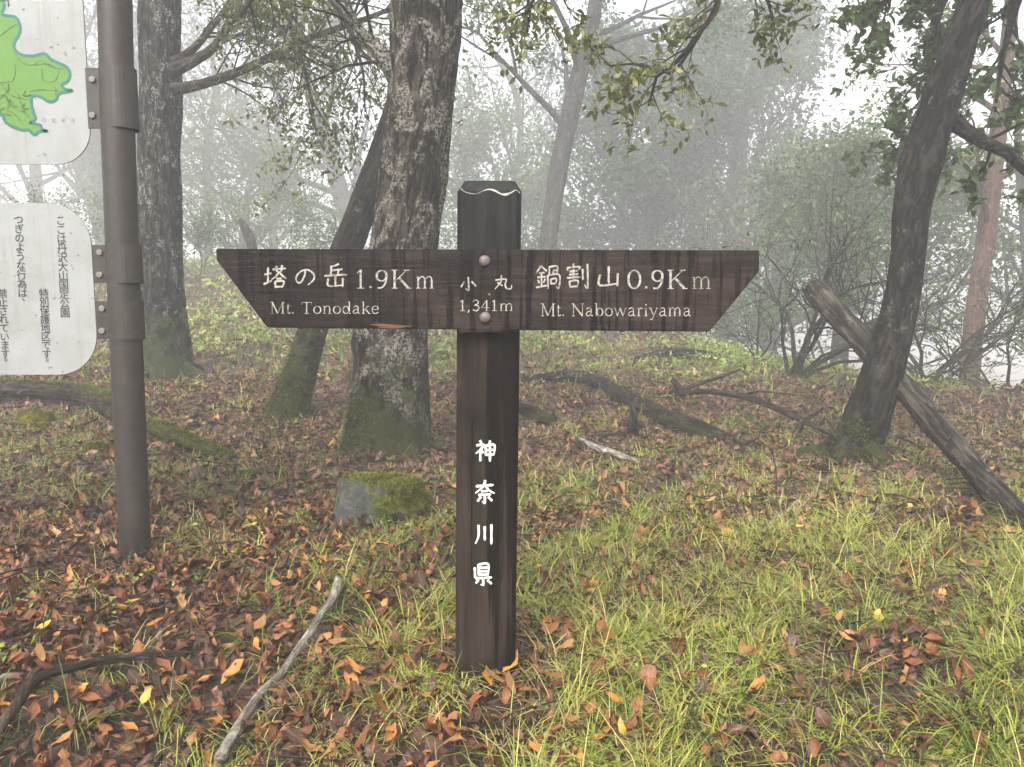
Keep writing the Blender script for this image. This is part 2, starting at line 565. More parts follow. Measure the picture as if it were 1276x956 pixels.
# ------------------------------------------------------------------ structure: ground
def axis(lo, hi, breaks):
    out, x = [lo], lo
    while x < hi:
        s = np.interp(abs(x - breaks[0]), breaks[1], breaks[2])
        x += s
        out.append(min(x, hi))
    return np.array(out)
gx = axis(-80, 80, (0.0, [0, 4, 10, 30, 80], [.05, .07, .22, 1.5, 6]))
gy = axis(-40, 110, (3.0, [0, 4, 9, 30, 100], [.05, .07, .2, 1.5, 6]))
XX, YY = np.meshgrid(gx, gy)
ZZ = ground_np(XX, YY)
rg0 = np.random.default_rng(4)
near = np.clip(1 - np.hypot(XX, YY - 4) / 12, 0, 1)
ZZ = ZZ + near * rg0.normal(0, .006, ZZ.shape)
nx, ny = len(gx), len(gy)
idx = np.arange(nx * ny).reshape(ny, nx)
gf = np.stack([idx[:-1, :-1], idx[:-1, 1:], idx[1:, 1:], idx[1:, :-1]], -1).reshape(-1, 4)
GROUND = mesh_np('ground', np.stack([XX, YY, ZZ], -1).reshape(-1, 3), [gf], M['ground'])
tag(GROUND, kind='structure')

# ------------------------------------------------------------------ lettering
def catmull(pts, w, n=6):
    p, r = resample([Vector((a, b, 0)) for a, b in pts], w, None)
    if len(pts) > 2:
        op, orr = [], []
        m = len(p)
        for i in range(m - 1):
            p0 = p[i - 1] if i else p[0]
            p3 = p[i + 2] if i + 2 < m else p[-1]
            for j in range(n):
                t = j / n
                op.append(.5 * (2 * p[i] + (p[i + 1] - p0) * t + (2 * p0 - 5 * p[i] + 4 * p[i + 1] - p3) * t * t + (3 * p[i] - p0 - 3 * p[i + 1] + p3) * t ** 3))
                orr.append(r[i] + (r[i + 1] - r[i]) * t)
        op.append(p[-1]); orr.append(r[-1])
        return op, orr
    return p, r

def stroke_quads(pts, w, sharp=False):
    if sharp:
        p, r = resample([Vector((a, b, 0)) for a, b in pts], w, None)
    else:
        p, r = catmull(pts, w)
    L, R = [], []
    n = len(p)
    for i in range(n):
        t = p[min(i + 1, n - 1)] - p[max(i - 1, 0)]
        if t.length < 1e-9: t = Vector((1, 0, 0))
        t.normalize()
        nn = Vector((-t.y, t.x, 0))
        L.append(p[i] + nn * r[i] * .5); R.append(p[i] - nn * r[i] * .5)
    return L, R

B = 7.5   # brush width on the 100-unit character square
KANJI = {
 '塔': [[(8,42),(38,38)],[(23,14),(23,76)],[(4,82),(40,67)],[(42,22),(98,18)],[(58,8),(60,32)],[(82,5),(77,31)],[(70,30),(56,50),(38,62)],[(70,32),(84,48),(99,58)],[(58,60),(80,58)],[(52,70),(55,97)],[(52,71),(88,69),(83,94)],[(55,92),(85,91)]],
 'の': [[(52,24),(48,46),(36,72),(22,80),(10,64),(18,40),(42,22),(68,22),(90,42),(88,66),(62,90)]],
 '岳': [[(64,3),(48,10),(30,14)],[(33,10),(30,47)],[(33,29),(80,24)],[(62,27),(60,47)],[(3,51),(98,46)],[(50,50),(50,88)],[(20,62),(22,91),(82,88)],[(81,58),(79,96)]],
 '小': [[(50,6),(52,50),(51,90),(36,78)],[(28,36),(10,70)],[(68,34),(92,64)]],
 '丸': [[(42,6),(40,45),(6,94)],[(10,36),(66,30),(63,66),(72,88),(94,88),(98,66)],[(20,50),(50,72)]],
 '鍋': [[(24,4),(3,34)],[(24,6),(47,26)],[(14,34),(38,31)],[(8,51),(42,48)],[(25,34),(25,86)],[(11,60),(16,75)],[(40,57),(33,73)],[(3,92),(47,83)],[(56,8),(57,41)],[(56,9),(88,7),(87,41)],[(72,23),(87,22)],[(72,23),(72,41)],[(50,42),(52,97)],[(50,43),(96,40),(95,92),(84,88)],[(62,57),(64,80)],[(62,58),(84,56),(82,77)],[(64,76),(82,75)]],
 '割': [[(32,1),(32,13)],[(7,16),(8,29)],[(8,18),(58,14),(53,25)],[(16,33),(50,30)],[(14,45),(52,42)],[(3,58),(61,54)],[(32,24),(32,65)],[(15,70),(18,96)],[(15,71),(50,68),(47,94)],[(18,92),(48,90)],[(70,22),(71,66)],[(90,3),(91,94),(78,84)]],
 '山': [[(50,6),(50,82)],[(14,42),(11,88),(90,80)],[(89,36),(87,94)]],
 '神': [[(22,3),(31,14)],[(6,26),(40,22),(28,42),(3,62)],[(25,42),(25,97)],[(30,48),(41,59)],[(50,26),(52,71)],[(50,27),(92,24),(89,70)],[(52,47),(88,45)],[(53,67),(88,66)],[(71,3),(71,98)]],
 '奈': [[(7,27),(93,21)],[(52,1),(44,26),(5,56)],[(54,24),(70,43),(97,56)],[(32,48),(66,46)],[(19,63),(81,60)],[(50,61),(50,96),(39,88)],[(32,70),(15,90)],[(66,70),(86,88)]],
 '川': [[(20,8),(20,60),(5,95)],[(50,14),(50,80)],[(82,5),(82,98)]],
 '県': [[(28,4),(29,55)],[(28,6),(74,4),(73,55)],[(30,20),(72,19)],[(30,36),(72,35)],[(30,51),(72,50)],[(10,18),(12,67)],[(12,67),(93,63)],[(50,66),(50,99),(39,93)],[(28,74),(11,94)],[(70,74),(91,92)]],
}
# serif capitals and small letters: (points, width) with y up, cap height 70, x-height 46; T thick, N thin
T_, N_ = 9.5, 3.6
def ser(x, y, w=17): return ([(x - w / 2, y), (x + w / 2, y)], N_)
def oval(cx, cy, rx, ry): return ([(cx + rx * math.cos(a), cy + ry * math.sin(a)) for a in np.linspace(0, 2 * math.pi, 17)], 'oval')
LATIN = {
 'M': (86, [([(14,2),(14,68)],N_),([(14,70),(43,2)],T_),([(43,2),(72,70)],N_),([(72,0),(72,70)],T_),ser(14,1),ser(12,69,16),ser(72,1,20),ser(75,69,16)]),
 'N': (78, [([(14,2),(14,68)],N_),([(12,70),(64,0)],T_),([(64,0),(64,70)],N_),ser(14,1),ser(11,69,14),ser(64,69)]),
 'T': (66, [([(33,0),(33,70)],T_),([(5,68),(61,68)],N_),([(6,70),(6,54)],N_),([(60,70),(60,54)],N_),ser(33,1,24)]),
 'K': (74, [([(16,0),(16,70)],T_),([(20,30),(56,68)],N_),([(30,42),(62,2)],T_),ser(16,1,20),ser(16,69,20),ser(57,69,18),ser(64,1,18)]),
 't': (32, [([(15,60),(15,8),(20,2),(29,6)],T_*.8),([(5,46),(28,46)],N_)]),
 'o': (52, [oval(26,23,19,22)]),
 'n': (56, [([(13,0),(13,46)],T_*.85),([(15,36),(26,46),(38,44),(42,32)],N_*1.4),([(42,34),(42,0)],T_*.85),ser(13,1),ser(42,1),ser(9,45,9)]),
 'm': (84, [([(13,0),(13,46)],T_*.85),([(15,36),(25,46),(36,44),(40,32)],N_*1.4),([(40,34),(40,0)],T_*.85),([(42,36),(52,46),(64,44),(68,32)],N_*1.4),([(68,34),(68,0)],T_*.85),ser(13,1),ser(40,1),ser(68,1),ser(9,45,9)]),
 'd': (56, [oval(23,23,16,22),([(42,0),(42,72)],T_*.85),ser(37,71,10),ser(46,1,9)]),
 'b': (56, [oval(32,23,16,22),([(13,0),(13,72)],T_*.85),ser(8,71,10)]),
 'a': (50, [([(9,38),(18,46),(30,44),(34,34),(34,6),(44,2)],T_*.7),([(34,28),(16,24),(7,12),(16,1),(34,10)],N_*1.7)]),
 'k': (54, [([(13,0),(13,72)],T_*.85),([(15,20),(38,44)],N_),([(24,28),(44,2)],T_*.85),ser(13,1),ser(8,71,10),ser(39,45,14),ser(46,1,14)]),
 'e': (48, [([(8,25),(41,26)],N_),([(41,26),(36,42),(24,46),(11,38),(7,22),(13,6),(26,1),(41,9)],N_*1.9)]),
 'w': (76, [([(8,46),(22,0)],T_*.8),([(22,0),(36,46)],N_),([(36,46),(52,0)],T_*.8),([(52,0),(67,46)],N_),ser(8,45,14),ser(36,45,12),ser(67,45,13)]),
 'r': (40, [([(13,0),(13,46)],T_*.85),([(14,32),(22,44),(34,42)],N_*1.7),ser(13,1,20),ser(9,45,9)]),
 'i': (28, [([(13,0),(13,46)],T_*.85),([(13,60),(13,68)],T_),ser(13,1),ser(9,45,9)]),
 'y': (54, [([(9,46),(28,2)],T_*.8),([(46,46),(28,2),(18,-18),(7,-18)],N_*1.4),ser(9,45,15),ser(46,45,13)]),
 '1': (46, [([(23,0),(23,70)],T_*.9),([(10,58),(23,69)],N_*1.3),ser(23,1,26)]),
 '9': (54, [oval(26,48,17,20),([(43,48),(40,24),(28,4),(12,2)],N_*1.9)]),
 '0': (58, [oval(28,35,20,34)]),
 '3': (50, [([(9,58),(22,70),(38,62),(36,46),(20,38),(38,32),(42,16),(28,0),(9,8)],N_*2)]),
 '4': (52, [([(34,0),(34,70)],T_*.9),([(34,70),(6,20)],N_),([(5,20),(48,20)],N_),ser(34,1,18)]),
 '.': (22, [([(10,1),(10,9)],T_)]),
 ',': (22, [([(10,8),(11,0),(6,-11)],T_*.8)]),
 ' ': (30, []),
}

def text_mb(items, y_plane, to_px):
    """items: strokes [(points in px, widths in px, sharp)] laid on the vertical plane y = y_plane"""
    mb = MB()
    for i, (pts, w, sharp) in enumerate(items):
        L, R = stroke_quads(pts, w, sharp)
        yy = y_plane - 0.0006 - 0.00004 * (i % 40)
        vs = [P(a.x, a.y, yy) for q in zip(L, R) for a in q]
        n = len(L)
        mb.add(vs, [(2 * k, 2 * k + 1, 2 * k + 3, 2 * k + 2) for k in range(n - 1)])
    return mb

def kanji_items(ch, x, y, w, h, brush, rng):
    out = []
    for st in KANJI[ch]:
        pts = [(x + a / 100 * w, y + b / 100 * h) for a, b in st]
        n = len(pts)
        b = brush * w / 100
        prof = [b * (.95 + rng.uniform(-.1, .15))] * n
        prof[0] = b * 1.05
        prof[-1] = b * .55
        if n == 2:
            (x0, y0), (x1, y1) = pts
            pts = [pts[0], (x0 + (x1 - x0) * .12, y0 + (y1 - y0) * .12), ((x0 + x1) / 2, (y0 + y1) / 2), (x0 + (x1 - x0) * .85, y0 + (y1 - y0) * .85), pts[1]]
            prof = [b * .75, b * 1.2, b * .85, b * 1.1, b * .45]
        out.append((pts, prof, False))
    return out

def latin_items(s, x, y_base, x_end, cap, slant=0.0, weight=.9):
    tot = sum(LATIN[c][0] for c in s)
    sy = cap / 70
    sx = (x_end - x) / tot
    out, cx = [], x
    for c in s:
        w, sts = LATIN[c]
        for pts, wd in sts:
            q = [(cx + a * sx, y_base - b * sy) for a, b in pts]
            if wd == 'oval':
                n = len(q)
                wds = [(N_ + (T_ - N_) * abs(math.cos(2 * math.pi * k / (n - 1)))) * sy * weight for k in range(n)]
                out.append((q, wds, True))
            else:
                out.append((q, [wd * sy * weight] * len(q), len(q) == 2))
        cx += w * sx
    return out

# ------------------------------------------------------------------ the signpost
Y_B = 1.84            # front face of the board
Y_PF = 1.872          # front face of the post
def build_signpost():
    rng = random.Random(5)
    base = P(604, 846, Y_PF)
    root = thing('signpost', 'dark wet wooden signpost with a two-armed arrow board and white lettering', 'signpost', (base.x, Y_PF + .08, 0.0))
    tl, tr = P(569.5, 238, Y_PF), P(650, 238, Y_PF)
    bl, br = P(567.5, 842, Y_PF), P(641.5, 842, Y_PF)
    ztop = P(610, 225.5, Y_PF + .02).z
    zsh = tl.z
    hw = (tr.x - tl.x) / 2
    lean = ((bl.x + br.x) / 2 - (tl.x + tr.x) / 2) / (zsh - bl.z)
    cx = lambda z: (tl.x + tr.x) / 2 + lean * (zsh - z)
    dep, ch = 2 * hw, .013
    def ring(z, ins=0.0, c=ch):
        x, a, d0, d1 = cx(z), hw - ins, Y_PF + ins, Y_PF + dep - ins
        return [(x - a + c, d0, z), (x + a - c, d0, z), (x + a, d0 + c, z), (x + a, d1 - c, z), (x + a - c, d1, z), (x - a + c, d1, z), (x - a, d1 - c, z), (x - a, d0 + c, z)]
    zb = -.25
    zmid = P(610, 412, Y_PF).z            # the shaft below the board and the head above it are one post
    bm = bmesh.new()
    r0 = [bm.verts.new(p) for p in ring(zb)]
    r1 = [bm.verts.new(p) for p in ring(zmid)]
    r2 = [bm.verts.new(p) for p in ring(zsh)]
    r3 = [bm.verts.new(p) for p in ring(ztop, .016)]
    for a, b in ((r0, r1), (r1, r2), (r2, r3)):
        for k in range(8):
            if a is r0 and k == 0:
                continue
            bm.faces.new((a[k], a[(k + 1) % 8], b[(k + 1) % 8], b[k]))
    bm.faces.new(r3)
    # front face with a round-ended recess
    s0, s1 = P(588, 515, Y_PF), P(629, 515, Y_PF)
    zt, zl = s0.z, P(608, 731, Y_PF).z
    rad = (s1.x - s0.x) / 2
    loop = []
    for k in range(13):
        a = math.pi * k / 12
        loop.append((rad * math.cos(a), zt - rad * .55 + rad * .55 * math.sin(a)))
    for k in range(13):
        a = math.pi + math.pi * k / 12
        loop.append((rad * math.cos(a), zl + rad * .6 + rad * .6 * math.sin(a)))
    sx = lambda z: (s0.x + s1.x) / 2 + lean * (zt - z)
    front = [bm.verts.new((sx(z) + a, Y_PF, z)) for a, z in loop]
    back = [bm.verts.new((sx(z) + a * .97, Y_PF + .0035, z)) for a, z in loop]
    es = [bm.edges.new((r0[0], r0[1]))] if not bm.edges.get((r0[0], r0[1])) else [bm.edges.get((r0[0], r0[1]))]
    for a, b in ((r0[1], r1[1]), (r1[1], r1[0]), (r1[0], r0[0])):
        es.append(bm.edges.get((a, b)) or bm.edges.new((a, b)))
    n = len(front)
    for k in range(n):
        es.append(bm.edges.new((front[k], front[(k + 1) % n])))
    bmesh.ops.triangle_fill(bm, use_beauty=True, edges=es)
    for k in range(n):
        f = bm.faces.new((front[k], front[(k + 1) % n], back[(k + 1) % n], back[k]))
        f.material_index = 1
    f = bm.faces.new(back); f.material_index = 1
    for f in bm.faces:
        if all(v.co.z > zmid - .01 for v in f.verts):
            f.material_index = 2
    bmesh.ops.recalc_face_normals(bm, faces=bm.faces)
    bmesh.ops.translate(bm, verts=bm.verts, vec=-root.location)
    me = bpy.data.meshes.new('post'); bm.to_mesh(me); bm.free()
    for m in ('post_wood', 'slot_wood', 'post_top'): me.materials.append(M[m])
    post = link('post', me, root)
    # pale bare edge under the post's bevelled top
    mb = MB()
    line = [(573, 233), (578, 238.5), (586, 241), (594, 241.5), (602, 238), (609, 236), (616, 237.5), (624, 241.5), (630, 242.5), (637, 240), (643, 237), (648, 241)]
    ws = [.3, .7, .9, .5, .6, 1.3, 2.4, 1.9, 3.4, 1.8, .5, .7]
    L, R = stroke_quads(line, ws)
    vs = []
    for a, b in zip(L, R):
        for q in (a, b):
            yb = Y_PF - .0012 if q.y >= 238 else Y_PF - .0012 + (238 - q.y) / 12.5 * .016
            vs.append(P(q.x, q.y, yb))
    mb.add(vs, [(2 * k, 2 * k + 1, 2 * k + 3, 2 * k + 2) for k in range(len(L) - 1)])
    mb.build('worn_edge', M['pale_wood'], post)
    # white characters on the post
    for chh, (x, y, w, h) in zip('神奈川県', ((592, 548, 26, 28), (591, 598, 26, 30), (591, 652, 26, 27), (589, 702, 26, 28))):
        text_mb(kanji_items(chh, x, y, w, h, 11.5, rng), Y_PF + .0035, None).build('character', M['letter_post'], post)

    # the board with its two pointed ends
    th = .046
    out = [(269, 310), (269.5, 324), (333, 408.5), (480, 410), (884, 413.5), (946, 338), (946.5, 312)]
    mb = MB()
    fr = [P(a, b, Y_B) for a, b in out]
    bk = [Vector((p.x, p.y + th, p.z)) for p in fr]
    n = len(fr)
    mb.add(fr + bk, [tuple(range(n)), tuple(range(2 * n - 1, n - 1, -1))] + [(k, k + n, (k + 1) % n + n, (k + 1) % n) for k in range(n)])
    board = mb.build('board', M['board_wood'], root, smooth=False, bevel=.0022)
    tag(board, 'dark brown arrow board pointed at both ends')
    mb = MB()
    a, b = P(572, 317, Y_B), P(632, 414, Y_B)
    mb.box(a.x, b.x, Y_B - .003, Y_B + .012, b.z - .001, a.z)
    mb.build('centre_plate', M['board_wood'], board, smooth=False, bevel=.0012)
    # split along the lower edge
    mb = MB()
    for (x0, y0, x1, y1, w) in ((462, 404.5, 512, 406.5, 2.4), (470, 407.5, 505, 408, 1.6), (466, 402, 492, 405, 1.0)):
        L, R = stroke_quads([(x0, y0), ((x0 + x1) / 2, (y0 + y1) / 2 + .8), (x1, y1)], [w * .4, w, w * .3])
        vs = [P(q.x, q.y, Y_B - .002) for ab in zip(L, R) for q in ab]
        mb.add(vs, [(2 * k, 2 * k + 1, 2 * k + 3, 2 * k + 2) for k in range(len(L) - 1)])
    mb.build('splinter', M['orange_wood'], board)
    def bolt(u, v, r):
        p = P(u, v, Y_B - .003)
        k = MB()
        rr = r / FPX * 1.85
        prof = [(0, 1.0), (.003, .98), (.007, .72), (.0085, .35), (.009, .02)]
        seg = 18
        for i, (d, s) in enumerate(prof):
            for j in range(seg):
                a = 2 * math.pi * j / seg
                k.v.append((p.x + rr * s * math.cos(a), p.y - d, p.z + rr * s * math.sin(a)))
        for i in range(len(prof) - 1):
            for j in range(seg):
                k.f.append((i * seg + j, i * seg + (j + 1) % seg, (i + 1) * seg + (j + 1) % seg, (i + 1) * seg + j))
        k.build('bolt', M['bolt'], board)
    bolt(604, 325.5, 7.2); bolt(604.5, 396, 7.2)
    # writing on the arms
    def line(items, name='lettering', m='letter', yo=0.0):
        text_mb(items, Y_B + yo, None).build(name, M[m], board)
    for cc in (('塔', 327, 329, 30, 31, 8), ('の', 366, 331, 28, 27, 8), ('岳', 403, 328, 30, 31, 8)):
        line(kanji_items(*cc, rng), 'character')
    line(latin_items('1.9K', 441, 359.5, 513, 23, weight=.9))
    line(latin_items('m', 517, 359.5, 543, 22, weight=.85))
    line(latin_items('Mt. Tonodake', 336, 391, 473, 14.5, weight=.82), m='letter')
    for cc in (('鍋', 667, 330, 31, 31, 7), ('割', 705, 328, 30, 32, 7.4), ('山', 744, 330, 29, 29, 9)):
        line(kanji_items(*cc, rng), 'character')
    line(latin_items('0.9K', 780, 360, 857, 23.5, weight=.95))
    line(latin_items('m', 861, 360, 888, 22, weight=.7), m='letter_faint')
    line(latin_items('Mt. Nabowariyama', 673, 394, 862, 15.5, weight=.82))
    line(kanji_items('小', 572, 344, 23, 20, 8, rng), 'character', yo=-.003)
    line(kanji_items('丸', 615, 342, 23, 20, 8, rng), 'character', yo=-.003)
    line(latin_items('1,341m', 571, 387.5, 641, 13.5, weight=.9), yo=-.003)
    # rain drops hanging from the lower edge
    rg = random.Random(3)
    drop = None
    for u in (340, 372, 404, 437, 540, 556, 676, 690, 711, 738, 753, 774, 793, 810, 833, 872, 880):
        p = P(u + rg.uniform(-3, 3), 410 + (u - 333) / 551 * 4.2 + 1.0, Y_B + rg.uniform(.004, .012))
        if drop is None:
            k = MB()
            prof = [(.0025, .0008), (.001, .0022), (-.0015, .0030), (-.0036, .0022), (-.0044, .0003)]
            for z, r in prof:
                for j in range(8):
                    a = 2 * math.pi * j / 8
                    k.v.append((r * math.cos(a), r * math.sin(a), z))
            for i in range(4):
                for j in range(8):
                    k.f.append((i * 8 + j, i * 8 + (j + 1) % 8, (i + 1) * 8 + (j + 1) % 8, (i + 1) * 8 + j))
            o = k.build('water_drop', M['drop'])
            o.parent = board
            drop = o
        else:
            o = drop.copy(); COL.objects.link(o)
        o.location = p - root.location
        s = rg.uniform(.9, 1.6); o.scale = (s, s, s)
    return root

_k = NT('water')
_b = _k.n('ShaderNodeBsdfPrincipled'); _b.inputs['Roughness'].default_value = .05; _b.inputs['Base Color'].default_value = (.5, .5, .5, 1)
_b.inputs['Transmission Weight'].default_value = .8; _b.inputs['IOR'].default_value = 1.33
M['drop'] = _k.done(_b.outputs[0])
build_signpost()

# ------------------------------------------------------------------ the park notice at the left
Y_PAN = 2.80
def rounded_panel(x0, x1, z0, z1, r, y, th, name, m, parent):
    pts = []
    for cx_, cz_, a0 in ((x1 - r, z1 - r, 0), (x0 + r, z1 - r, 90), (x0 + r, z0 + r, 180), (x1 - r, z0 + r, 270)):
        for k in range(13):
            a = math.radians(a0 + 90 * k / 12)
            pts.append((cx_ + r * math.cos(a), cz_ + r * math.sin(a)))
    mb = MB()
    n = len(pts)
    mb.add([(a, y, b) for a, b in pts] + [(a, y + th, b) for a, b in pts],
           [tuple(reversed(range(n))), tuple(range(n, 2 * n))] + [(k, (k + 1) % n, (k + 1) % n + n, k + n) for k in range(n)])
    return mb.build(name, m, parent, smooth=False)

def build_notice():
    fp = G(168, 698)
    yp = Y_PAN + .012
    base = Vector((fp.x, yp, gz(fp.x, yp)))
    root = thing('park_notice', 'brown steel post carrying a green park map and a white printed notice', 'notice board', base)
    zt = P(148, -260, yp).z
    def post(foot_u, top_u, vtop):
        f = P(foot_u, 697, yp); f.z = -.3
        t = P(top_u, vtop, yp)
        mb = MB()
        mb.tube([f, P((foot_u * .3 + top_u * .7), 180, yp), t], [.0565, .0575, .0585], 28, step=.4)
        o = mb.build('post', M['steel_brown'], root)
        k = MB()
        k.tube([t - Vector((0, 0, .03)), t + Vector((0, 0, .004)), t + Vector((0, 0, .014))], [.0605, .0605, .05], 28)
        k.build('cap', M['steel_brown'], o)
        return o
    post(168, 139, -262)
    post(-415, -447, -262)
    cx = lambda v: 168 + (146 - 168) * (697 - v) / 697
    # panels
    p1, p0 = P(124, -230, Y_PAN), P(-430, 205, Y_PAN)
    p1.x = P(108, 160, Y_PAN).x + .012
    mp = rounded_panel(p0.x, p1.x, p0.z, p1.z, .13, Y_PAN, .006, 'map_panel', M['panel'], root)
    tag(mp, 'white panel printed with a green map')
    q1, q0 = P(118, 253, Y_PAN), P(-420, 467, Y_PAN)
    q1.x = P(117.5, 370, Y_PAN).x
    npn = rounded_panel(q0.x, q1.x, q0.z, q1.z, .155, Y_PAN, .006, 'notice_panel', M['panel'], root)
    tag(npn, 'white notice with black vertical writing')
    # brackets: a strap round the post with a bolted tab over the panel's edge
    def bracket(v0, v1, u_tab):
        a, b = P(u_tab, v0, Y_PAN - .004), P(u_tab, v1, Y_PAN - .004)
        c = P(cx((v0 + v1) / 2), (v0 + v1) / 2, yp)
        r = .0592
        mb = MB()
        n = 28
        vs = []
        for z in (b.z, a.z):
            for k in range(n):
                t = 2 * math.pi * k / n
                vs.append((c.x + r * math.cos(t), yp + r * math.sin(t), z))
            for k in range(n):
                t = 2 * math.pi * k / n
                vs.append((c.x + .056 * math.cos(t), yp + .056 * math.sin(t), z))
        fs = []
        for k in range(n):
            k2 = (k + 1) % n
            fs += [(k, k2, k2 + 2 * n, k + 2 * n), (k + 2 * n, k2 + 2 * n, k2 + 3 * n, k + 3 * n), (k2, k, k + n, k2 + n)]
        mb.add(vs, fs)
        o = mb.build('bracket', M['steel_brown'], root, smooth=False)
        t = MB()
        t.box(a.x, c.x - .052, Y_PAN - .0065, Y_PAN - .0015, b.z + .0015, a.z - .0015)
        t.build('tab', M['steel_brown'], o, smooth=False, bevel=.001)
        for vv in (v0 + (v1 - v0) * .2, v0 + (v1 - v0) * .78):
            q = P(u_tab + 9.5, vv, Y_PAN - .0065)
            k = MB()
            seg = 6
            for d, s in ((0, 1), (.006, 1), (.0075, .8)):
                for j in range(seg):
                    an = 2 * math.pi * (j + .3) / seg
                    k.v.append((q.x + .0125 * s * math.cos(an), q.y - d, q.z + .0125 * s * math.sin(an)))
            for i in range(2):
                for j in range(seg):
                    k.f.append((i * seg + j, i * seg + (j + 1) % seg, (i + 1) * seg + (j + 1) % seg, (i + 1) * seg + j))
            k.f.append(tuple(range(2 * seg, 3 * seg)))
            k.build('bolt', M['steel_bolt'], o, smooth=False)
    bracket(84, 161, 106)
    bracket(305, 353, 115)
    bracket(375, 423, 118)
    # map print
    Yf = Y_PAN - .0008
    coast = [(-40, -150), (-10, -120), (2, -60), (-4, -20), (5, 5), (3, 18), (20, 22), (25, 38), (17, 56), (24, 67), (40, 70), (55, 67), (65, 75), (82, 83), (87, 91), (85, 100), (77, 106), (81, 111), (90, 113),
             (80, 115), (73, 117), (70, 124), (62, 127), (53, 122), (45, 119), (39, 122), (40, 135), (44, 148), (37, 153), (50, 156), (52, 161), (59, 163.5), (49, 164), (43, 168), (35, 162), (27, 162), (12, 156),
             (5, 149), (4, 145), (-4, 143), (-30, 150), (-70, 135), (-120, 150), (-170, 120), (-210, 60), (-230, -20), (-200, -90), (-150, -140), (-90, -170)]
    op, _ = catmull(coast + [coast[0]], [1] * (len(coast) + 1), 4)
    bm = bmesh.new()
    vs = [bm.verts.new(P(q.x, q.y, Yf) - root.location) for q in op[:-1]]
    es = [bm.edges.new((vs[k], vs[(k + 1) % len(vs)])) for k in range(len(vs))]
    bmesh.ops.triangle_fill(bm, use_beauty=True, edges=es)
    me = bpy.data.meshes.new('map_land'); bm.to_mesh(me); bm.free()
    me.materials.append(M['map_green'])
    land = link('map_land', me, mp)
    def strip(lines, w, dy, name, m):
        mb = MB()
        for i, ln in enumerate(lines):
            L, R = stroke_quads(ln, [w] * len(ln))
            vs = [P(q.x, q.y, Yf - dy - .00003 * i) for ab in zip(L, R) for q in ab]
            mb.add(vs, [(2 * k, 2 * k + 1, 2 * k + 3, 2 * k + 2) for k in range(len(L) - 1)])
        mb.build(name, M[m], mp)['kind'] = 'stuff'
    strip([coast + [coast[0]]], 3.6, .0004, 'map_border', 'map_teal')
    rg = random.Random(9)
    lines = [[(0, 45), (10, 37), (21, 30)], [(18, 66), (28, 78), (40, 81), (50, 75)], [(0, 103), (15, 101), (19, 90), (18, 80)], [(50, 75), (66, 84), (80, 86)], [(38, 82), (60, 80), (70, 86)],
             [(52, 86), (54, 100), (68, 101), (74, 88)], [(36, 114), (50, 112), (72, 113)], [(2, 104), (10, 116), (22, 122), (34, 124)], [(8, 138), (18, 142), (30, 156)], [(10, 126), (20, 136), (34, 140)],
             [(0, 118), (8, 122), (10, 140)], [(66, 106), (70, 112), (68, 118)]]
    for _ in range(26):
        x, y = rg.uniform(-200, 0), rg.uniform(-130, 130)
        ln = [(x, y)]
        for _ in range(5):
            x += rg.uniform(-4, 18); y += rg.uniform(-14, 14); ln.append((min(x, 10), y))
        lines.append(ln)
    for _ in range(9):
        x, y = rg.uniform(4, 34), rg.uniform(112, 145)
        lines.append([(x, y), (x + rg.uniform(-5, 6), y + rg.uniform(2, 8)), (x + rg.uniform(2, 10), y + rg.uniform(4, 12))])
    strip(lines, 1.0, .0007, 'map_lines', 'map_line')
    # print
    def glyphs(body, u, v0, v1, size_px, parent, m, name, vertical=True, du=0.0):
        s = size_px / FPX * Y_PAN
        n = len(body)
        V, F = [], []
        for i, chh in enumerate(body):
            c = bpy.data.curves.new('t', 'FONT'); c.body = chh; c.size = s * 1.02; c.offset = s * .007; c.resolution_u = 3
            o = bpy.data.objects.new('t', c); COL.objects.link(o)
            dg = bpy.context.evaluated_depsgraph_get()
            mm = bpy.data.meshes.new_from_object(o.evaluated_get(dg))
            t = i / max(n - 1, 1)
            q = P(u + du * t, v0 + (v1 - v0) * t, Yf) if vertical else P(u + (v1 - v0) * t, v0, Yf)
            b = len(V)
            if chh in '、。':
                q = q + Vector((s * .35, 0, s * .55))
            for vv in mm.vertices:
                V.append((q.x + vv.co.x - s * .5, Yf - .0003, q.z + vv.co.y - s * .36))
            for p in mm.polygons:
                F.append(tuple(b + k for k in p.vertices))
            bpy.data.objects.remove(o); bpy.data.curves.remove(c); bpy.data.meshes.remove(mm)
        mb = MB(); mb.v, mb.f = V, F
        mb.build(name, M[m], parent, smooth=False)
    glyphs('ここは丹沢大山国定公園', 75.5, 275, 390, 12.6, npn, 'ink', 'lettering', du=5.5)
    glyphs('特別保護地区です。', 54.5, 366, 452, 12.2, npn, 'ink', 'lettering', du=4)
    glyphs('つぎのような行為は、', 23, 274, 377, 12.2, npn, 'ink', 'lettering', du=5.5)
    glyphs('禁止されています。', 3, 366, 452, 12.2, npn, 'ink', 'lettering', du=4)
    glyphs('伊勢原市', 55, 150, 186, 5.6, mp, 'ink_grey', 'lettering', vertical=False)
    return root
build_notice()


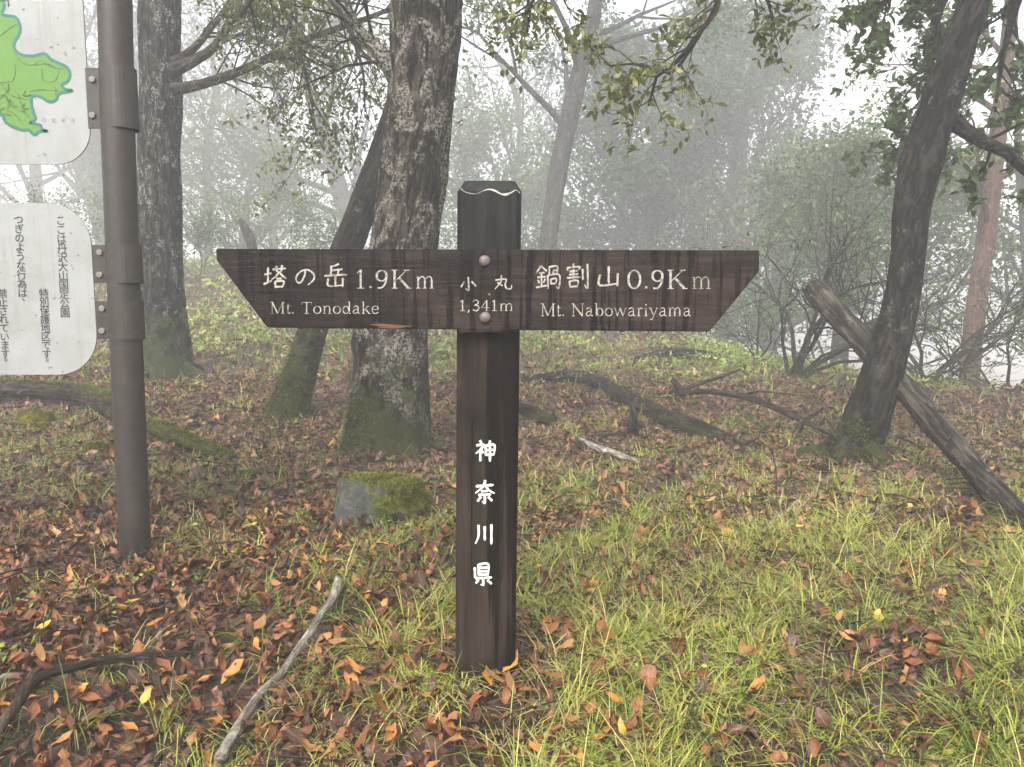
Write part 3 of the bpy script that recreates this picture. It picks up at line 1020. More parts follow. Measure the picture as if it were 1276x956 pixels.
# ------------------------------------------------------------------ leaves and blades in bulk
CR = np.random.default_rng(77)
def leaf_mesh(pos, yaw, pitch, roll, L, W, fold, curl, rows=5, twist=None, crinkle=0.0):
    """arrays of n leaves -> vertices (n*rows*3, 3), quads, rib attribute"""
    n = len(pos)
    prof = {5: [.05, .74, 1.0, .70, .02], 4: [.05, .95, .85, .02], 3: [.05, 1.0, .03]}[rows]
    tt = np.linspace(0, 1, rows)
    V = np.zeros((n, rows, 3, 3))
    for i, t in enumerate(tt):
        a = curl * t
        mx = L * t * np.cos(a * .5) - L * .5
        mz = L * t * np.sin(a * .5)
        w = W * .5 * prof[i]
        tw = (twist if twist is not None else 0) * (t - .5)
        for j, s in enumerate((-1, 0, 1)):
            V[:, i, j, 0] = mx
            V[:, i, j, 1] = s * w * np.cos(tw)
            V[:, i, j, 2] = mz + abs(s) * fold * w + s * w * np.sin(tw)
    V = V.reshape(n, -1, 3)
    def rot(V, a, i, j):
        c, s = np.cos(a)[:, None], np.sin(a)[:, None]
        A, Bv = V[:, :, i].copy(), V[:, :, j].copy()
        V[:, :, i] = c * A - s * Bv
        V[:, :, j] = s * A + c * Bv
    V += CR.normal(0, 1, V.shape) * (L * crinkle)[:, None, None]
    rot(V, roll, 1, 2); rot(V, -pitch, 2, 0); rot(V, yaw, 0, 1)
    V += np.asarray(pos)[:, None, :]
    k = rows * 3
    q = np.array([(i * 3 + j, i * 3 + j + 1, i * 3 + j + 4, i * 3 + j + 3) for i in range(rows - 1) for j in range(2)])
    F = (q[None] + (np.arange(n) * k)[:, None, None]).reshape(-1, 4)
    rib = np.tile(np.array([0, 1, 0] * rows, float), n)
    return V.reshape(-1, 3), F, rib, k

def blade_mesh(pos, az, L, W, lean, bend):
    """grass blades: 7 vertices each"""
    n = len(pos)
    V = np.zeros((n, 7, 3))
    dx, dy = np.cos(az), np.sin(az)
    x = np.zeros(n); z = np.zeros(n)
    lev = [0, .38, .74, 1.0]
    for i in range(4):
        if i:
            a = lean + bend * (lev[i] + lev[i - 1]) * .5
            d = L * (lev[i] - lev[i - 1])
            x = x + d * np.sin(a); z = z + d * np.cos(a)
        w = W * (1, .9, .6, 0)[i] * .5
        if i < 3:
            V[:, 2 * i] = np.stack([x * dx - w * dy, x * dy + w * dx, z], -1)
            V[:, 2 * i + 1] = np.stack([x * dx + w * dy, x * dy - w * dx, z], -1)
        else:
            V[:, 6] = np.stack([x * dx, x * dy, z], -1)
    V += np.asarray(pos)[:, None, :]
    o = (np.arange(n) * 7)[:, None]
    Q = np.concatenate([np.array([[0, 1, 3, 2]]) + o, np.array([[2, 3, 5, 4]]) + o])
    T = np.array([[4, 5, 6]]) + o
    return V.reshape(-1, 3), Q, T

# ------------------------------------------------------------------ trees
def rand_perp(rng, d):
    while True:
        v = Vector((rng.uniform(-1, 1), rng.uniform(-1, 1), rng.uniform(-1, 1)))
        v = v - d * v.dot(d)
        if v.length > .1:
            return v.normalized()

def grow(mb, tips, rng, p, d, L, r, depth, spread=.8, up=.15, kids=4, seg=5, wig=.18, shrink=.62):
    pts, rads = [p], [r]
    n = 5 if depth else 4
    for i in range(n):
        d = (d + rand_perp(rng, d) * rng.uniform(0, wig) * 1.6 + Vector((0, 0, up)) * .3).normalized()
        p = p + d * (L / n)
        pts.append(p); rads.append(r * (1 - .7 * (i + 1) / n))
    mb.tube(pts, rads, seg if depth else 3, caps=False)
    if depth == 0:
        tips.append(pts)
        return
    for k in range(kids):
        t = rng.uniform(.3, 1.0) if k else 1.0
        f = t * n
        i = min(int(f), n - 1)
        q = pts[i].lerp(pts[i + 1], f - i)
        dd = (pts[i + 1] - pts[i]).normalized()
        nd = (dd + rand_perp(rng, dd) * spread * rng.uniform(.6, 1.3)).normalized()
        grow(mb, tips, rng, q, nd, L * shrink * rng.uniform(.7, 1.2), max(rads[i] * .62, .0015), depth - 1, spread, up, kids, max(seg - 1, 3), wig, shrink)

def crown_leaves(tips, n, size, rng, droop=.5, spread=.06, clump=None):
    """leaf parameters scattered along twig polylines"""
    r = np.random.default_rng(rng.randrange(1 << 30))
    T = [t for t in tips]
    pos = np.zeros((n, 3))
    for i in range(n):
        t = T[r.integers(len(T))]
        f = r.uniform(0, 1) ** .7 * (len(t) - 1)
        k = min(int(f), len(t) - 2)
        q = t[k].lerp(t[k + 1], f - k)
        pos[i] = (q.x, q.y, q.z)
    pos += r.normal(0, spread, (n, 3))
    yaw = r.uniform(0, 2 * math.pi, n)
    pitch = -r.normal(droop, .4, n)
    roll = r.normal(0, .5, n)
    L = size * r.uniform(.6, 1.25, n)
    return pos, yaw, pitch, roll, L, r

def crown(root, tips, n, size, m, rng, droop=.5, spread=.06, rows=3, asp=.5, single=0, name='crown', tone=None):
    pos, yaw, pitch, roll, L, r = crown_leaves(tips, n, size, rng, droop, spread)
    rn = np.clip(r.beta(2, 2.2, n) + (0.18 * np.sin(pos[:, 0] * 2.3 + pos[:, 2] * 3.1)), 0, 1)
    if tone is not None: rn = np.clip(rn * .8 + tone, 0, 1)
    if single:
        u, v, dep = project(pos)
        vis = (u > -20) & (u < 1296) & (v > -20) & (v < 600) & (dep > .5)
        key = np.where(vis, L / np.maximum(dep, .1), 0)
        big = np.argsort(-key)[:single]
        big = big[key[big] > 0]
    else:
        big = np.array([], int)
    rest = np.setdiff1d(np.arange(n), big)
    V, F, rib, k = leaf_mesh(pos[rest], yaw[rest], pitch[rest], roll[rest], L[rest], L[rest] * asp, r.uniform(.1, .5, len(rest)), r.normal(0, .5, len(rest)), rows)
    o = mesh_np(name, V, [F], m, root, {'rnd': np.repeat(rn[rest], k)})
    if len(big):
        protos = []
        for j in range(10):
            one = np.ones(1)
            Vv, Ff, rb, kk = leaf_mesh(np.zeros((1, 3)), one * 0, one * 0, one * 0, one, one * asp, one * r.uniform(.1, .5), one * r.normal(0, .6), 5)
            me_o = mesh_np('leaf', Vv, [Ff], m, None, {'rnd': np.full(kk, (j + .5) / 10)})
            protos.append(me_o.data)
            bpy.data.objects.remove(me_o)
        off = root_of(root)
        for i in big:
            q = bpy.data.objects.new('leaf', protos[min(int(rn[i] * 10), 9)])
            COL.objects.link(q)
            q.parent = root
            q.location = Vector(pos[i]) - off
            q.rotation_mode = 'XYZ'
            q.rotation_euler = (roll[i], -pitch[i], yaw[i])
            q.scale = (L[i],) * 3
    tag(o, kind='stuff')
    return o

def px_path(path, y):
    """[(u, v, width px[, depth])] -> points and radii"""
    pts, rads = [], []
    for e in path:
        d = e[3] if len(e) > 3 else y
        p = P(e[0], e[1], d)
        pts.append(p)
        rads.append(e[2] * .5 / FPX * (d * CP - (p.z - CAM_Z) * SP))
    return pts, rads

def trunk_tree(name, label, path, y, bark, seed, seg=22, rough=.10, step=.12, group=None, freq=3.0, cat='tree', flare=1.35, slim=1.0):
    pts, rads = px_path(path, y)
    rads = [r * slim for r in rads]
    base = Vector(pts[0])
    g = gz(base.x, base.y)
    base.z = g
    root = thing(name, label, cat, base, group)
    foot = Vector((pts[0].x - (pts[1].x - pts[0].x) * .3, pts[0].y, min(g, pts[0].z) - .12))
    pts = [foot] + pts
    rads = [rads[0] * flare] + rads
    mb = MB()
    mb.tube(pts, rads, seg, rough, seed, step, freq=freq)
    tr = mb.build('trunk', bark, root)
    return root, pts, rads, tr

def limb(root, path, y, bark, seed, tips, rng, twigs=10, tl=.5, depth=1, step=.08, name='branch', up=-.05, spread=1.0, seg=9, t0=.25, rough=.08, kids=4):
    pts, rads = px_path(path, y)
    mb = MB()
    mb.tube(pts, rads, seg, rough, seed, step)
    o = mb.build(name, bark, root)
    tw = MB()
    for k in range(twigs):
        f = (t0 + (1 - t0) * (k + rng.random()) / twigs) * (len(pts) - 1)
        i = min(int(f), len(pts) - 2)
        q = pts[i].lerp(pts[i + 1], f - i)
        d = (pts[i + 1] - pts[i]).normalized()
        nd = (d + rand_perp(rng, d) * spread).normalized()
        rr = rads[i] * .4
        grow(tw, tips, rng, q, nd, tl * rng.uniform(.6, 1.3), max(min(rr, .012), .003), depth, .8, up, kids, 4)
    if twigs:
        tw.build('twigs', bark, o)['kind'] = 'stuff'
    return o

def roots(root, base, r, n, bark, seed, rng, a0=0, spread=2 * math.pi):
    for k in range(n):
        a = a0 + spread * (k + rng.uniform(-.25, .25)) / n
        d = Vector((math.cos(a), math.sin(a), 0))
        L = r * rng.uniform(.7, 1.5)
        p = [base + d * r * .45 + Vector((0, 0, r * .7)), base + d * r * .95 + Vector((0, 0, r * .22)), base + d * (r + L * .5) + Vector((0, 0, .03)), base + d * (r + L)]
        p[2].z = gz(p[2].x, p[2].y) + .02; p[3].z = gz(p[3].x, p[3].y) - .05
        mb = MB()
        mb.tube(p, [r * .34, r * .28, r * .17, r * .06], 10, .3, seed + k, .06)
        mb.build('root', bark, root)

# --- the large lichen-covered tree behind the signpost
rng = random.Random(21)
ct, pts, rads, tr = trunk_tree('tree', 'thick pale-lichened tree trunk standing just behind the left arm of the signpost',
    [(482, 566, 112), (484, 525, 102), (486, 430, 92), (500, 330, 82), (514, 230, 84), (523, 130, 84), (529, 50, 86), (534, -60, 84), (548, -300, 66), (556, -600, 46), (560, -900, 24)], 5.0, M['bark_centre'], 1, 64, .11, .045)
roots(ct, Vector((ct.location.x, ct.location.y, ct.location.z)), .24, 5, M['bark_centre'], 30, rng, .4)
tips = []
limb(ct, [(500, 105, 30), (486, 82, 24), (466, 56, 17), (448, 38, 12), (434, 8, 9), (428, -60, 6)], 4.95, M['bark_centre'], 3, tips, rng, 10, .55, 1)
limb(ct, [(545, -230, 40, 5.0), (640, -260, 32, 4.7), (760, -200, 24, 4.4), (850, -90, 16, 4.2), (897, -8, 7, 4.1), (868, 45, 6, 4.05), (842, 78, 5, 4.0), (818, 96, 4, 4.0), (808, 132, 2.5, 4.0)], 4.5, M['twig'], 5, tips, rng, 12, .26, 1, t0=.5, up=-.15)
limb(ct, [(897, -8, 5, 4.1), (880, 30, 4, 4.1), (836, 92, 4, 4.0), (800, 80, 3, 4.0), (760, 82, 2, 4.0)], 4.0, M['twig'], 6, tips, rng, 7, .24, 1, t0=.3, up=-.2)
limb(ct, [(552, -330, 36, 5.0), (650, -240, 22, 4.4), (690, -130, 12, 4.2), (680, -40, 7, 4.1), (655, 20, 4, 4.1)], 4.2, M['twig'], 7, tips, rng, 14, .3, 1, t0=.5, up=-.1)
limb(ct, [(552, -320, 36, 5.0), (760, -300, 22, 4.6), (880, -200, 16, 4.3), (930, -80, 9, 4.2), (955, -5, 5, 4.2), (965, 30, 3, 4.2)], 4.2, M['twig'], 8, tips, rng, 10, .22, 1, t0=.6, up=-.1)
limb(ct, [(540, -240, 36, 5.0), (430, -230, 22, 4.9), (350, -120, 14, 5.2), (330, -30, 8, 5.6), (300, 20, 4, 5.8)], 4.2, M['twig'], 9, tips, rng, 16, .5, 1, t0=.4, up=-.1)
crown(ct, tips, 2300, .052, M['fol_a'], rng, .5, .022, 4, .46, single=280)

# --- the leaning mossy stem beside it
rng = random.Random(22)
lt, pts, rads, tr = trunk_tree('tree', 'slender mossy trunk leaning right behind the thick lichened tree',
    [(358, 520, 56), (366, 490, 46), (376, 455, 41), (392, 405, 37), (412, 355, 36), (432, 309, 36), (455, 252, 38), (477, 195, 35), (494, 140, 33), (516, 60, 31), (545, -60, 28), (590, -300, 22), (620, -560, 12)], 6.2, M['bark_lean'], 2, 32, .15, .05)
roots(lt, lt.location.copy(), .16, 4, M['bark_lean'], 40, rng, 1.0)
tips = []
limb(lt, [(560, -140, 22), (600, -190, 14), (660, -220, 8), (720, -230, 4)], 6.3, M['bark_lean'], 3, tips, rng, 10, .6, 1)
crown(lt, tips, 500, .06, M['fol_a'], rng, .5, .06, 4, .5)

# --- the tree behind the notice post
rng = random.Random(23)
le, pts, rads, tr = trunk_tree('tree', 'grey mottled trunk close behind the brown notice post, branches reaching right',
    [(208, 478, 72), (205, 440, 62), (203, 400, 57), (200, 300, 52), (199, 200, 48), (200, 100, 48), (200, 0, 49), (202, -150, 44), (196, -400, 34), (190, -700, 18)], 7.9, M['bark_left'], 4, 44, .12, .06)
roots(le, le.location.copy(), .27, 5, M['bark_left'], 50, rng, -.5)
tips = []
limb(le, [(215, 112, 16), (250, 105, 12), (290, 92, 11), (330, 75, 10), (380, 50, 9), (425, 34, 8), (470, 18, 6), (530, -10, 4)], 7.7, M['twig'], 3, tips, rng, 30, .75, 1, up=-.1, t0=.15, kids=5)
limb(le, [(215, 88, 18), (245, 74, 13), (268, 58, 11), (285, 30, 9), (310, 10, 7), (345, -15, 5), (390, -50, 3)], 7.7, M['twig'], 4, tips, rng, 16, .8, 1)
limb(le, [(215, 78, 13), (240, 62, 10), (262, 36, 8), (285, 5, 6), (300, -30, 4)], 7.8, M['twig'], 5, tips, rng, 10, .7, 1)
limb(le, [(202, -60, 30), (260, -90, 18), (350, -60, 11), (420, 10, 7), (450, 80, 4), (455, 140, 2)], 6.8, M['twig'], 6, tips, rng, 26, .7, 1, up=-.25)
limb(le, [(202, -90, 30), (250, -140, 18), (300, -90, 11), (345, -10, 7), (380, 90, 4), (395, 170, 2)], 7.2, M['twig'], 7, tips, rng, 26, .7, 1, up=-.25)
crown(le, tips, 7000, .062, M['fol_a'], rng, .6, .04, 3, .5, single=0)

# --- the dark curved tree at the right
rng = random.Random(24)
rt, pts, rads, tr = trunk_tree('tree', 'dark curved trunk with mossy foot at the right, a dead log propped behind it',
    [(1064, 580, 74), (1072, 548, 68), (1087, 503, 64), (1103, 450, 58), (1119, 390, 53), (1130, 330, 51), (1137, 262, 51), (1149, 200, 55), (1171, 130, 51), (1194, 60, 47), (1217, -8, 44), (1255, -120, 40), (1300, -300, 32), (1320, -600, 18)], 4.7, M['bark_right'], 5, 48, .15, .04, slim=.82, flare=1.2)
roots(rt, rt.location.copy(), .2, 5, M['bark_right'], 60, rng, .2)
tips = []
limb(rt, [(1188, 150, 24), (1205, 164, 18), (1228, 178, 16), (1255, 190, 14), (1290, 222, 12), (1350, 250, 8)], 4.7, M['bark_right'], 3, tips, rng, 4, .4, 1)
limb(rt, [(1225, -30, 34, 4.7), (1190, -80, 22, 4.9), (1150, -50, 13, 5.2), (1115, -10, 8, 5.4), (1085, 22, 4, 5.5)], 5, M['twig'], 4, tips, rng, 18, .3, 1, t0=.2, up=-.1)
limb(rt, [(1240, -80, 34, 4.7), (1210, -60, 20, 5.2), (1170, 10, 13, 5.8), (1160, 80, 8, 6.2), (1145, 140, 5, 6.4), (1125, 190, 3, 6.5)], 5, M['twig'], 5, tips, rng, 26, .34, 1, t0=.3, up=-.15)
limb(rt, [(1255, -120, 34, 4.7), (1280, -60, 20, 5.0), (1262, 20, 10, 5.4), (1248, 80, 6, 5.6), (1240, 140, 3, 5.7)], 5, M['twig'], 6, tips, rng, 14, .36, 1, t0=.4, up=-.15)
crown(rt, tips, 3400, .085, M['fol_c'], rng, .45, .026, 4, .48, single=280)

# --- trees further back in the mist
def misty(name, label, path, y, bark, seed, leaf_m, n_leaf, size, kids=4, depth=2, first=3, lim=9, L=2.2, spread=.9, up=.12, rows=3, group='trees fading into the mist', t0=.35, droop=.4, spr=.12, cat='tree', asp=.5, tone=None, seg=12):
    f_ = 1.75 if y >= 15 else 1.3 if y > 12 else 1.05
    y, size, L, spr = y * f_, size * f_, L * f_, spr * f_
    rng = random.Random(seed)
    root, pts, rads, tr = trunk_tree(name, label, path, y, bark, seed, seg, .08, .3, group, cat=cat)
    tips = []
    mb = MB()
    n = len(pts)
    for k in range(lim):
        f = (t0 + (1 - t0) * (k + rng.random()) / lim) * (n - 1)
        i = min(int(f), n - 2)
        q = pts[i].lerp(pts[i + 1], f - i)
        d = (pts[i + 1] - pts[i]).normalized()
        nd = (d * .6 + rand_perp(rng, d) * spread).normalized()
        grow(mb, tips, rng, q, nd, L * (1.2 - .68 * k / lim) * rng.uniform(.7, 1.2), max(rads[i] * .42, .008), depth, .85, up, kids, 5)
    mb.build('branches', bark, root)['kind'] = 'stuff'
    if n_leaf:
        crown(root, tips, n_leaf, size, leaf_m, rng, droop, spr, rows, asp, tone=tone)
    return root

misty('tree', 'hazy forked trunk rising just right of the signpost top', [(672, 402, 26), (680, 320, 23), (690, 250, 23), (700, 190, 24), (712, 135, 24), (726, 75, 21), (740, 20, 18), (746, -80, 15), (752, -300, 9)], 13, M['bark_grey'], 31, M['fol_c'], 7500, .12, 4, 2, lim=9, L=2.3, t0=.5, spr=.15)
misty('tree', 'straight reddish-brown trunk in the mist at the right edge', [(1203, 525, 24), (1214, 400, 24), (1228, 300, 22), (1240, 200, 20), (1253, 80, 18), (1264, -40, 16), (1275, -250, 11)], 11.5, M['bark_red'], 32, M['fol_a'], 1800, .10, 4, 2, lim=8, L=1.6, t0=.45)
misty('tree', 'pale leaning trunk in the mist between the notice panels and the post', [(148, 345, 36), (134, 290, 31), (118, 235, 31), (100, 185, 31), (70, 90, 26), (40, -30, 20)], 20, M['bark_grey'], 33, M['fol_d'], 6000, .12, 5, 2, lim=9, L=3.2, t0=.3)
misty('tree', 'pale trunk leaning left in the mist above the left arm', [(446, 345, 24), (436, 290, 22), (424, 240, 22), (408, 185, 20), (385, 110, 16), (360, 20, 11)], 19, M['bark_grey'], 34, M['fol_d'], 7000, .12, 5, 2, lim=10, L=2.8, t0=.25)
misty('tree', 'tall dark evergreen mass in the mist right of centre', [(905, 420, 30), (910, 330, 26), (918, 230, 22), (925, 150, 18), (930, 110, 12), (935, 85, 6)], 17, M['bark_far'], 35, M['fol_b'], 26000, .15, 4, 2, lim=26, L=1.75, t0=.12, spr=.22, up=.2)
misty('tree', 'broad misty evergreen behind the right arm of the signpost', [(800, 410, 26), (805, 330, 22), (815, 270, 18), (825, 200, 12), (830, 150, 6)], 15.5, M['bark_far'], 36, M['fol_b'], 26000, .145, 4, 2, lim=18, L=2.3, t0=.12, spr=.22)
misty('tree', 'rounded misty bush-like tree just left behind the post top', [(612, 385, 20), (615, 330, 16), (618, 270, 12), (620, 210, 6)], 19, M['bark_far'], 37, M['fol_c'], 17000, .145, 4, 2, lim=14, L=2.4, t0=.2, spr=.25)
misty('tree', 'bare twiggy tree in the mist right of the thick trunk', [(640, 390, 12), (628, 300, 10), (648, 180, 9), (640, 110, 7), (610, 60, 5)], 21, M['bark_grey'], 38, M['fol_d'], 300, .1, 5, 2, lim=12, L=2.6, t0=.3, up=.25)
misty('tree', 'wispy bare tree left of the evergreen, pale in the mist', [(868, 400, 12), (872, 300, 11), (884, 180, 9), (895, 100, 6), (880, 40, 4)], 20, M['bark_grey'], 39, M['fol_d'], 900, .1, 5, 2, lim=16, L=2.3, t0=.3, up=.3)
misty('tree', 'leafy tree in the mist between the evergreen and the curved trunk', [(1045, 455, 22), (1050, 390, 19), (1054, 330, 16), (1062, 275, 12), (1070, 230, 6)], 12.2, M['bark_far'], 40, M['fol_c'], 12000, .095, 4, 2, lim=22, L=1.25, t0=.3, spr=.12)
misty('tree', 'thin hazy tree at the far left behind the tall post', [(255, 345, 12), (262, 280, 10), (258, 200, 9), (268, 120, 7), (262, 40, 5)], 21, M['bark_grey'], 41, M['fol_d'], 6500, .11, 5, 2, lim=16, L=2.6, t0=.25, up=.25)
misty('tree', 'faint twiggy tree in the mist above the snag', [(345, 340, 12), (340, 280, 11), (352, 210, 9), (345, 150, 7), (350, 90, 4)], 23, M['bark_grey'], 42, M['fol_d'], 7500, .12, 5, 2, lim=14, L=2.8, t0=.25, up=.2)
misty('tree', 'hazy leafy tree at the right edge behind the reddish trunk', [(1290, 470, 22), (1285, 380, 18), (1280, 290, 15), (1270, 200, 10), (1268, 120, 6)], 13, M['bark_far'], 43, M['fol_c'], 7500, .11, 4, 2, lim=14, L=1.7, t0=.25, spr=.15)
misty('tree', 'slim pale tree far back just right of the notice post', [(170, 340, 14), (165, 250, 12), (172, 150, 10), (160, 50, 7)], 24, M['bark_grey'], 44, M['fol_d'], 5500, .13, 5, 2, lim=12, L=3.0, t0=.25, up=.2)
misty('tree', 'dim tree crown far back above the misty evergreen', [(770, 380, 18), (775, 280, 15), (782, 180, 11), (790, 70, 6)], 24, M['bark_far'], 45, M['fol_b'], 11000, .16, 4, 2, lim=16, L=2.8, t0=.3, spr=.28)
misty('tree', 'dim leafy tree far back above the sloping ground at left', [(40, 340, 18), (45, 250, 15), (42, 140, 11), (50, 30, 6)], 25, M['bark_far'], 46, M['fol_d'], 8000, .15, 4, 2, lim=14, L=3.0, t0=.25, spr=.25)

misty('tree', 'soft green hazy tree behind the right end of the right arm', [(960, 430, 16), (965, 370, 14), (968, 310, 11), (972, 250, 6)], 15.2, M['bark_far'], 47, M['fol_c'], 15000, .13, 4, 2, lim=18, L=1.9, t0=.15, spr=.24)
misty('tree', 'hazy green thicket tree behind the curved trunk at right', [(1120, 450, 16), (1125, 390, 14), (1132, 320, 11), (1140, 250, 6)], 14, M['bark_far'], 48, M['fol_c'], 10000, .12, 4, 2, lim=16, L=1.9, t0=.15, spr=.24)
misty('tree', 'low hazy green tree far behind the left arm', [(300, 350, 14), (303, 310, 12), (306, 270, 9), (310, 235, 5)], 18, M['bark_far'], 49, M['fol_c'], 9000, .12, 4, 2, lim=14, L=2.0, t0=.15, spr=.26)

# --- bushes
def bush(label, u, y, h, n_stem, seed, leaf_m, n_leaf, size, spread=.7, lean=(0, 0), depth=2, kids=4, group='bushes in the mist', bark='bark_far', r0=.02, up=.2, spr=.08, wig=.2):
    rng = random.Random(seed)
    b = at(u, y)
    root = thing('bush', label, 'bush', b, group)
    mb, tips = MB(), []
    for k in range(n_stem):
        a = rng.uniform(0, 2 * math.pi)
        d = Vector((math.cos(a) * spread + lean[0], math.sin(a) * spread + lean[1], 1)).normalized()
        grow(mb, tips, rng, b + Vector((rng.uniform(-.1, .1), rng.uniform(-.1, .1), -.05)), d, h * rng.uniform(.5, .8), r0 * rng.uniform(.6, 1.2), depth, .75, up, kids, 5, wig)
    mb.build('stems', M[bark], root)['kind'] = 'stuff'
    if n_leaf:
        crown(root, tips, n_leaf, size, leaf_m, rng, .3, spr, 3, .5, name='foliage')
    return root

bush('bare arching bush with dark branches left of the curved trunk', 985, 8.6, 2.1, 9, 61, M['fol_c'], 900, .06, .9, (.5, 0), 2, 5, r0=.034, up=.02, wig=.3)
bush('bare spreading bush beside the reddish trunk, dark branches', 1150, 9.2, 2.3, 10, 62, M['fol_c'], 900, .06, 1.0, (.1, 0), 2, 5, r0=.035, up=.02, wig=.3)
bush('bare tangled bush at the right edge below the misty tree', 1262, 9.0, 2.1, 8, 63, M['fol_c'], 700, .06, 1.0, (-.3, 0), 2, 5, r0=.03, up=.0, wig=.3)
bush('thin bare bush between the right arm tip and the propped log', 940, 10.0, 1.4, 5, 64, M['fol_c'], 500, .06, .9, (.3, 0), 2, 4, r0=.02, up=.05, wig=.3)
for i, (u, y, h, nl, lab) in enumerate(((250, 14, 1.5, 2600, 'misty green bush right of the mottled trunk'), (345, 16, 1.9, 3600, 'round misty bush behind the dark snag'), (400, 13.5, 1.3, 2200, 'low misty bush left of the leaning mossy trunk'),
                                        (60, 13, 1.2, 2000, 'low bush behind the white notice panel'), (120, 15, 1.5, 2200, 'misty bush between notice panel and brown post'), (700, 13.2, 1.0, 1800, 'low misty bush under the hazy forked trunk'),
                                        (860, 12.5, 1.3, 2600, 'misty bush at the foot of the dark evergreen'), (940, 12, 1.2, 2200, 'misty bush right of the arm tip'), (580, 15, 1.3, 2400, 'misty bush just left of the signpost, behind the board'))):
    bush(lab, u, y * 1.25, h * 1.25, 7, 70 + i, M['fol_c' if i % 3 else 'under'] if False else M['fol_c'], nl, .085, .8, r0=.012)

# ------------------------------------------------------------------ dead wood
WOODS = []
def wood(name, label, path, m, seed, cat, seg=14, rough=.16, step=.05, ground=True, lift=.3, y=None, broken=True):
    """path in pixels; width in px; lies on the ground unless a depth is given"""
    pts, rads = [], []
    for e in path:
        if len(e) > 3:
            p = P(e[0], e[1], e[3])
        else:
            p = G(e[0], e[1])
            p = p.copy(); p.z = gz(p.x, p.y)
        d = p.y * CP - (p.z - CAM_Z) * SP
        r = e[2] * .5 / FPX * d
        if len(e) <= 3:
            p.z += r * lift
        pts.append(p); rads.append(r)
    c = sum(pts, Vector()) / len(pts)
    c.z = gz(c.x, c.y)
    root = thing(name, label, cat, c)
    mb = MB()
    mb.tube(pts, rads, seg, rough, seed, step, freq=5)
    mb.build('wood', m, root)
    WOODS.append((pts, rads))
    return root, pts, rads

r_, p_, q_ = wood('fallen_log', 'bent dark fallen log right of the signpost, mossy at its lower end', [(652, 480, 10), (700, 478, 15), (738, 483, 17), (775, 504, 19), (830, 532, 21), (870, 545, 20), (902, 553, 13)], M['log'], 71, 'log', lift=1.15)
wood('fallen_log', 'far dark log lying on the green slope above the bent log', [(795, 452, 8), (830, 449, 14), (865, 450, 14), (898, 452, 9)], M['log'], 72, 'log', lift=1.2)
wood('fallen_log', 'short dark log end just right of the post', [(640, 516, 16), (665, 524, 17), (690, 532, 13)], M['log'], 73, 'log', lift=1.1)
wood('fallen_branch', 'broken pale stick on the leaf litter below the bent log', [(722, 552, 5), (742, 566, 9), (768, 574, 9), (796, 582, 6)], M['dead_pale'], 74, 'branch', lift=1.8)
wood('broken_stake', 'short reddish broken stub leaning on the bent log', [(789, 540, 15, 5.35), (790, 525, 12, 5.35), (787, 506, 6, 5.4)], M['dead'], 75, 'stump')
wood('mossy_root', 'dark exposed root passing behind the foot of the brown post, at left', [(-40, 500, 22), (0, 500, 22), (50, 502, 24), (100, 506, 24), (135, 520, 26), (150, 532, 22)], M['root'], 76, 'root', lift=1.3)
wood('mossy_root', 'moss-covered root running right from the brown post', [(180, 535, 14), (205, 550, 22), (240, 563, 18), (270, 572, 14), (292, 576, 8)], M['root_moss'], 77, 'root', lift=1.2)
wood('fallen_branch', 'small mossy branch left of the mossy stone', [(280, 596, 5), (320, 594, 8), (355, 596, 8), (385, 600, 4)], M['root_moss'], 78, 'branch', lift=1.6)
wood('fallen_branch', 'long white bleached branch lying in the leaves left of the signpost', [(421, 734, 7), (420, 748, 10), (413, 768, 10), (400, 786, 10), (388, 806, 11), (370, 832, 10), (350, 856, 9), (328, 880, 10), (312, 905, 12), (298, 930, 13), (276, 972, 15)], M['dead_pale'], 79, 'branch', rough=.14, step=.02, lift=3.4)
wood('fallen_branch', 'brown curved branch in the lower left corner', [(-10, 965, 14), (20, 920, 14), (48, 888, 13), (95, 863, 11), (150, 852, 10), (200, 838, 8), (240, 826, 4)], M['stick'], 81, 'branch', rough=.22, step=.03, lift=5.5)
wood('fallen_branch', 'short whitish stick at the left edge among brown leaves', [(-15, 872, 7), (8, 862, 9), (34, 853, 5)], M['dead_pale'], 82, 'branch', rough=.07, step=.02, lift=3.0)
# the propped dead trunk
ye = G(1285, 662).y - .03
lp = [(1285, 662, 40), (1255, 630, 38), (1225, 598, 36), (1180, 545, 34), (1135, 492, 34), (1095, 450, 34), (1055, 404, 35), (1026, 372, 36), (1016, 361, 34)]
lp = [(u, v, w * .84, ye + (6.0 - ye) * ((1285 - u) / 271) ** 1.15) for u, v, w in lp]
r_, p_, q_ = wood('leaning_log', 'grey-brown dead trunk propped diagonally behind the curved tree', lp, M['dead'], 83, 'log', 36, .22, .05)
for i, (du, dv, w, ex) in enumerate(((-9, 8, .045, 14), (6, -8, .05, 8), (-2, 2, .05, 5), (10, -3, .03, 16), (0, 10, .03, 9))):
    mb = MB()
    mb.tube([P(1052 + du * .6, 402 + dv * .6, 5.72), P(1022 + du, 366 + dv, 5.93), P(1018 + du - ex * .7, 362 + dv - ex * .75, 5.97)], [w, w * .9, w * .15], 6, .35, 8 + i, .06)
    mb.build('splinter', M['dead'], r_)
